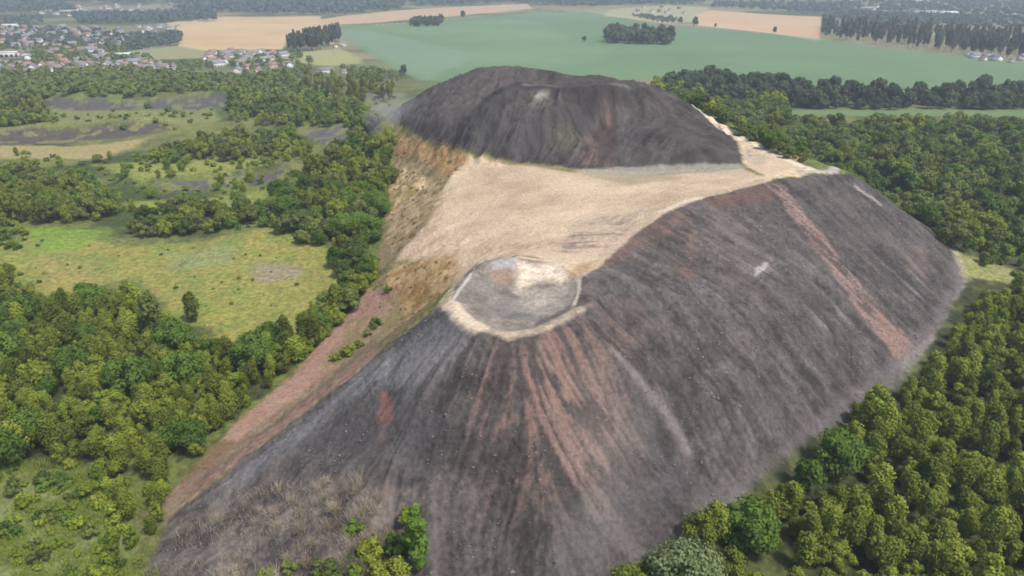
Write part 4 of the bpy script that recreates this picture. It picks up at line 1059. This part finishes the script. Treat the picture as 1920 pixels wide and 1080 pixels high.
def build(pr, name, x, y, rz, label, cat, group=None, sc=1.0):
    o = empty(name, (x, y, float(height(np.array([x]), np.array([y]))[0])), rz, sc, label=label, category=cat)
    if group: o['group'] = group
    obj("wall", pr[0], o); obj("roof", pr[1], o)
    for n, m in pr[2]:
        obj(n, m, o)
    return o
def b_at(u, v, pr, name, rz, label, cat, sc=1.0):
    x, y = ground(u, v); return build(pr, name, x, y, rz, label, cat, None, sc)
b_at(612, 137, house_proto(22, 11, 5.2, 2.4, MW[0], MR[1], 3), "barn", .1, "white barn with a brown roof and dark openings left of the rear heap", "barn", .95)
b_at(645, 137, house_proto(7, 6, 3.2, 2, MW[0], MR[1], 1), "house", .3, "small white outbuilding right next to the white barn", "house", .95)
b_at(15, 106, BIG[0], "warehouse", .05, "long white flat-roofed building at the left edge of the town", "warehouse")
b_at(60, 108, BIG[1], "warehouse", .2, "white shed next to the long flat-roofed building at the town's left edge", "warehouse", .7)
b_at(20, 52, BIG[1], "warehouse", .15, "pale hall at the far left of the town near the bluish wood", "warehouse")
b_at(165, 98, BIG[3], "farmhouse", .6, "large cream house in the middle of the left town", "house")
b_at(185, 108, BIG[1], "farmhouse", -.3, "wide white building just right of the large cream house", "house", .6)
b_at(232, 106, BIG[1], "warehouse", .1, "bright white building at the right side of the left town", "warehouse", .7)
b_at(130, 24, BIG[2], "warehouse", .4, "tall pale building block on the skyline of the left town", "warehouse", .9)
b_at(155, 30, BIG[3], "apartment_block", 1.2, "pale brick block standing right of the tall building on the town's skyline", "building", 1.1)
b_at(1625, 18, BIG[2], "warehouse", .1, "pale works building left of the red-roofed hall beyond the plantation", "warehouse", .9)
b_at(1650, 28, BIG[3], "warehouse", .0, "cream hall with a red roof beyond the plantation", "warehouse", 1.4)
b_at(1735, 28, BIG[0], "warehouse", .0, "long bright white warehouse beyond the plantation", "warehouse", 1.6)
b_at(1775, 30, BIG[1], "warehouse", -.05, "pinkish pale hall joined on the right of the bright white warehouse", "warehouse", 1.6)
b_at(1710, 6, BIG[2], "warehouse", .1, "farthest pale factory above the bright white warehouse", "warehouse", 1.8)
b_at(590, 22, BIG[2], "warehouse", .3, "pale building in front of the dark far wood above the wheat field", "warehouse", .8)
nh = 0
for ci, (px, n, label, grp) in enumerate([
    ([(-40, 56), (130, 50), (230, 60), (230, 120), (100, 122), (-40, 125)], 110, "small pale house in the left part of the town", "houses in the left part of the town"),
    ([(-40, 122), (180, 124), (330, 118), (330, 136), (100, 140), (-40, 142)], 42, "pale house scattered among the trees below the left town", "houses among the trees below the left town"),
    ([(380, 100), (480, 96), (560, 110), (540, 140), (440, 142), (390, 125)], 34, "house of the hamlet below the far wheat field", "houses of the hamlet below the far wheat field"),
    ([(220, 52), (330, 50), (340, 56), (300, 70), (220, 72)], 14, "house on the edge of the left town by the small green paddock", "houses by the small green paddock"),
    ([(60, 14), (330, 8), (400, 14), (300, 26), (70, 34)], 60, "far house on the upper edge of the left town", "far houses on the upper edge of the left town"),
    ([(610, 78), (640, 76), (650, 92), (620, 92)], 5, "pale farm house at the corner of the pale green field", "farm at the corner of the pale green field"),
    ([(1440, 6), (1620, 4), (1990, 18), (1990, 42), (1800, 34), (1600, 24), (1450, 14)], 75, "far pale house of the hazy town beyond the plantation", "houses of the hazy town beyond the plantation"),
    ([(1190, 14), (1300, 12), (1290, 30), (1200, 28)], 10, "house of the farm on the far ridge above the small wood", "farm on the far ridge above the small wood"),
    ([(1780, 100), (1930, 112), (1990, 120), (1990, 128), (1850, 116)], 9, "house standing at the foot of the tall plantation", "houses at the foot of the tall plantation"),
]):
    poly = W(px); r = np.random.default_rng(700 + ci); c = 0; placed = []; tries = 0
    while c < n and tries < 4000:
        tries += 1
        x = r.uniform(poly[:, 0].min(), poly[:, 0].max()); y = r.uniform(poly[:, 1].min(), poly[:, 1].max())
        if not inside(np.array([x]), np.array([y]), poly)[0]: continue
        if any(abs(x - a) < 17 and abs(y - b) < 17 for a, b in placed): continue
        placed.append((x, y)); c += 1
        pr = HP[r.integers(6)]
        o = empty("house", (x, y, float(height(np.array([x]), np.array([y]))[0])), r.choice([.2, .2, 1.8, .9]) + r.uniform(-.2, .2), r.uniform(.85, 1.2), label=label, category="house", group=grp)
        obj("wall", pr[0], o); obj("roof", pr[1], o)
        if y < 1300:
            for nmw, mw in pr[2][::2]: obj(nmw, mw, o)
        nh += 1
print("houses", nh)

# ---- thin smoke of the smouldering rear heap
SM, nt, out = newmat("smoke")
pv = nt.nodes.new("ShaderNodeVolumePrincipled"); pv.inputs["Color"].default_value = (.93, .93, .96, 1); pv.inputs["Density"].default_value = .007
nt.links.new(pv.outputs[0], out.inputs["Volume"])
import bmesh
sx, sy = ground(722, 232)
for dx, dy, dz, rx, ry, rz_ in [(0, 0, 4, 15, 22, 12), (10, -8, 14, 20, 16, 10)]:
    bm = bmesh.new(); bmesh.ops.create_icosphere(bm, subdivisions=4, radius=1)
    for v in bm.verts:
        k = 1 + .18 * math.sin(v.co.x * 3 + dx) * math.cos(v.co.y * 4) + .1 * math.sin(v.co.z * 6)
        v.co = Vector((v.co.x * rx * k, v.co.y * ry * k, v.co.z * rz_ * k))
    me = bpy.data.meshes.new("smoke"); bm.to_mesh(me); bm.free(); me.materials.append(SM)
    o = obj("smoke", me, kind="stuff", label="thin pale smoke drifting at the left foot of the rear heap")
    o.location = (sx + dx, sy + dy, float(height2(np.array([sx]), np.array([sy]))[0]) + dz)

# ------------------------------------------------------------------ haze: one closed box of thin even air
HM, nt, out = newmat("haze")
pv = nt.nodes.new("ShaderNodeVolumePrincipled")
pv.inputs["Color"].default_value = (.76, .87, 1.0, 1)
pv.inputs["Density"].default_value = .00018
pv.inputs["Anisotropy"].default_value = .1
nt.links.new(pv.outputs[0], out.inputs["Volume"])
zmin, zmax = float(TZ.min()) - 1, max(float(TZ.max()) + 30, CAM_H + 12)
xm = float(np.abs(TX).max()) + 50
vs, qs = [], []
bm_box(vs, qs, -xm, -200, zmin, xm, 13200, zmax)
hz = obj("haze", mesh_np("haze", vs, qs, HM), kind="stuff", label="thin blue summer haze over the whole landscape")
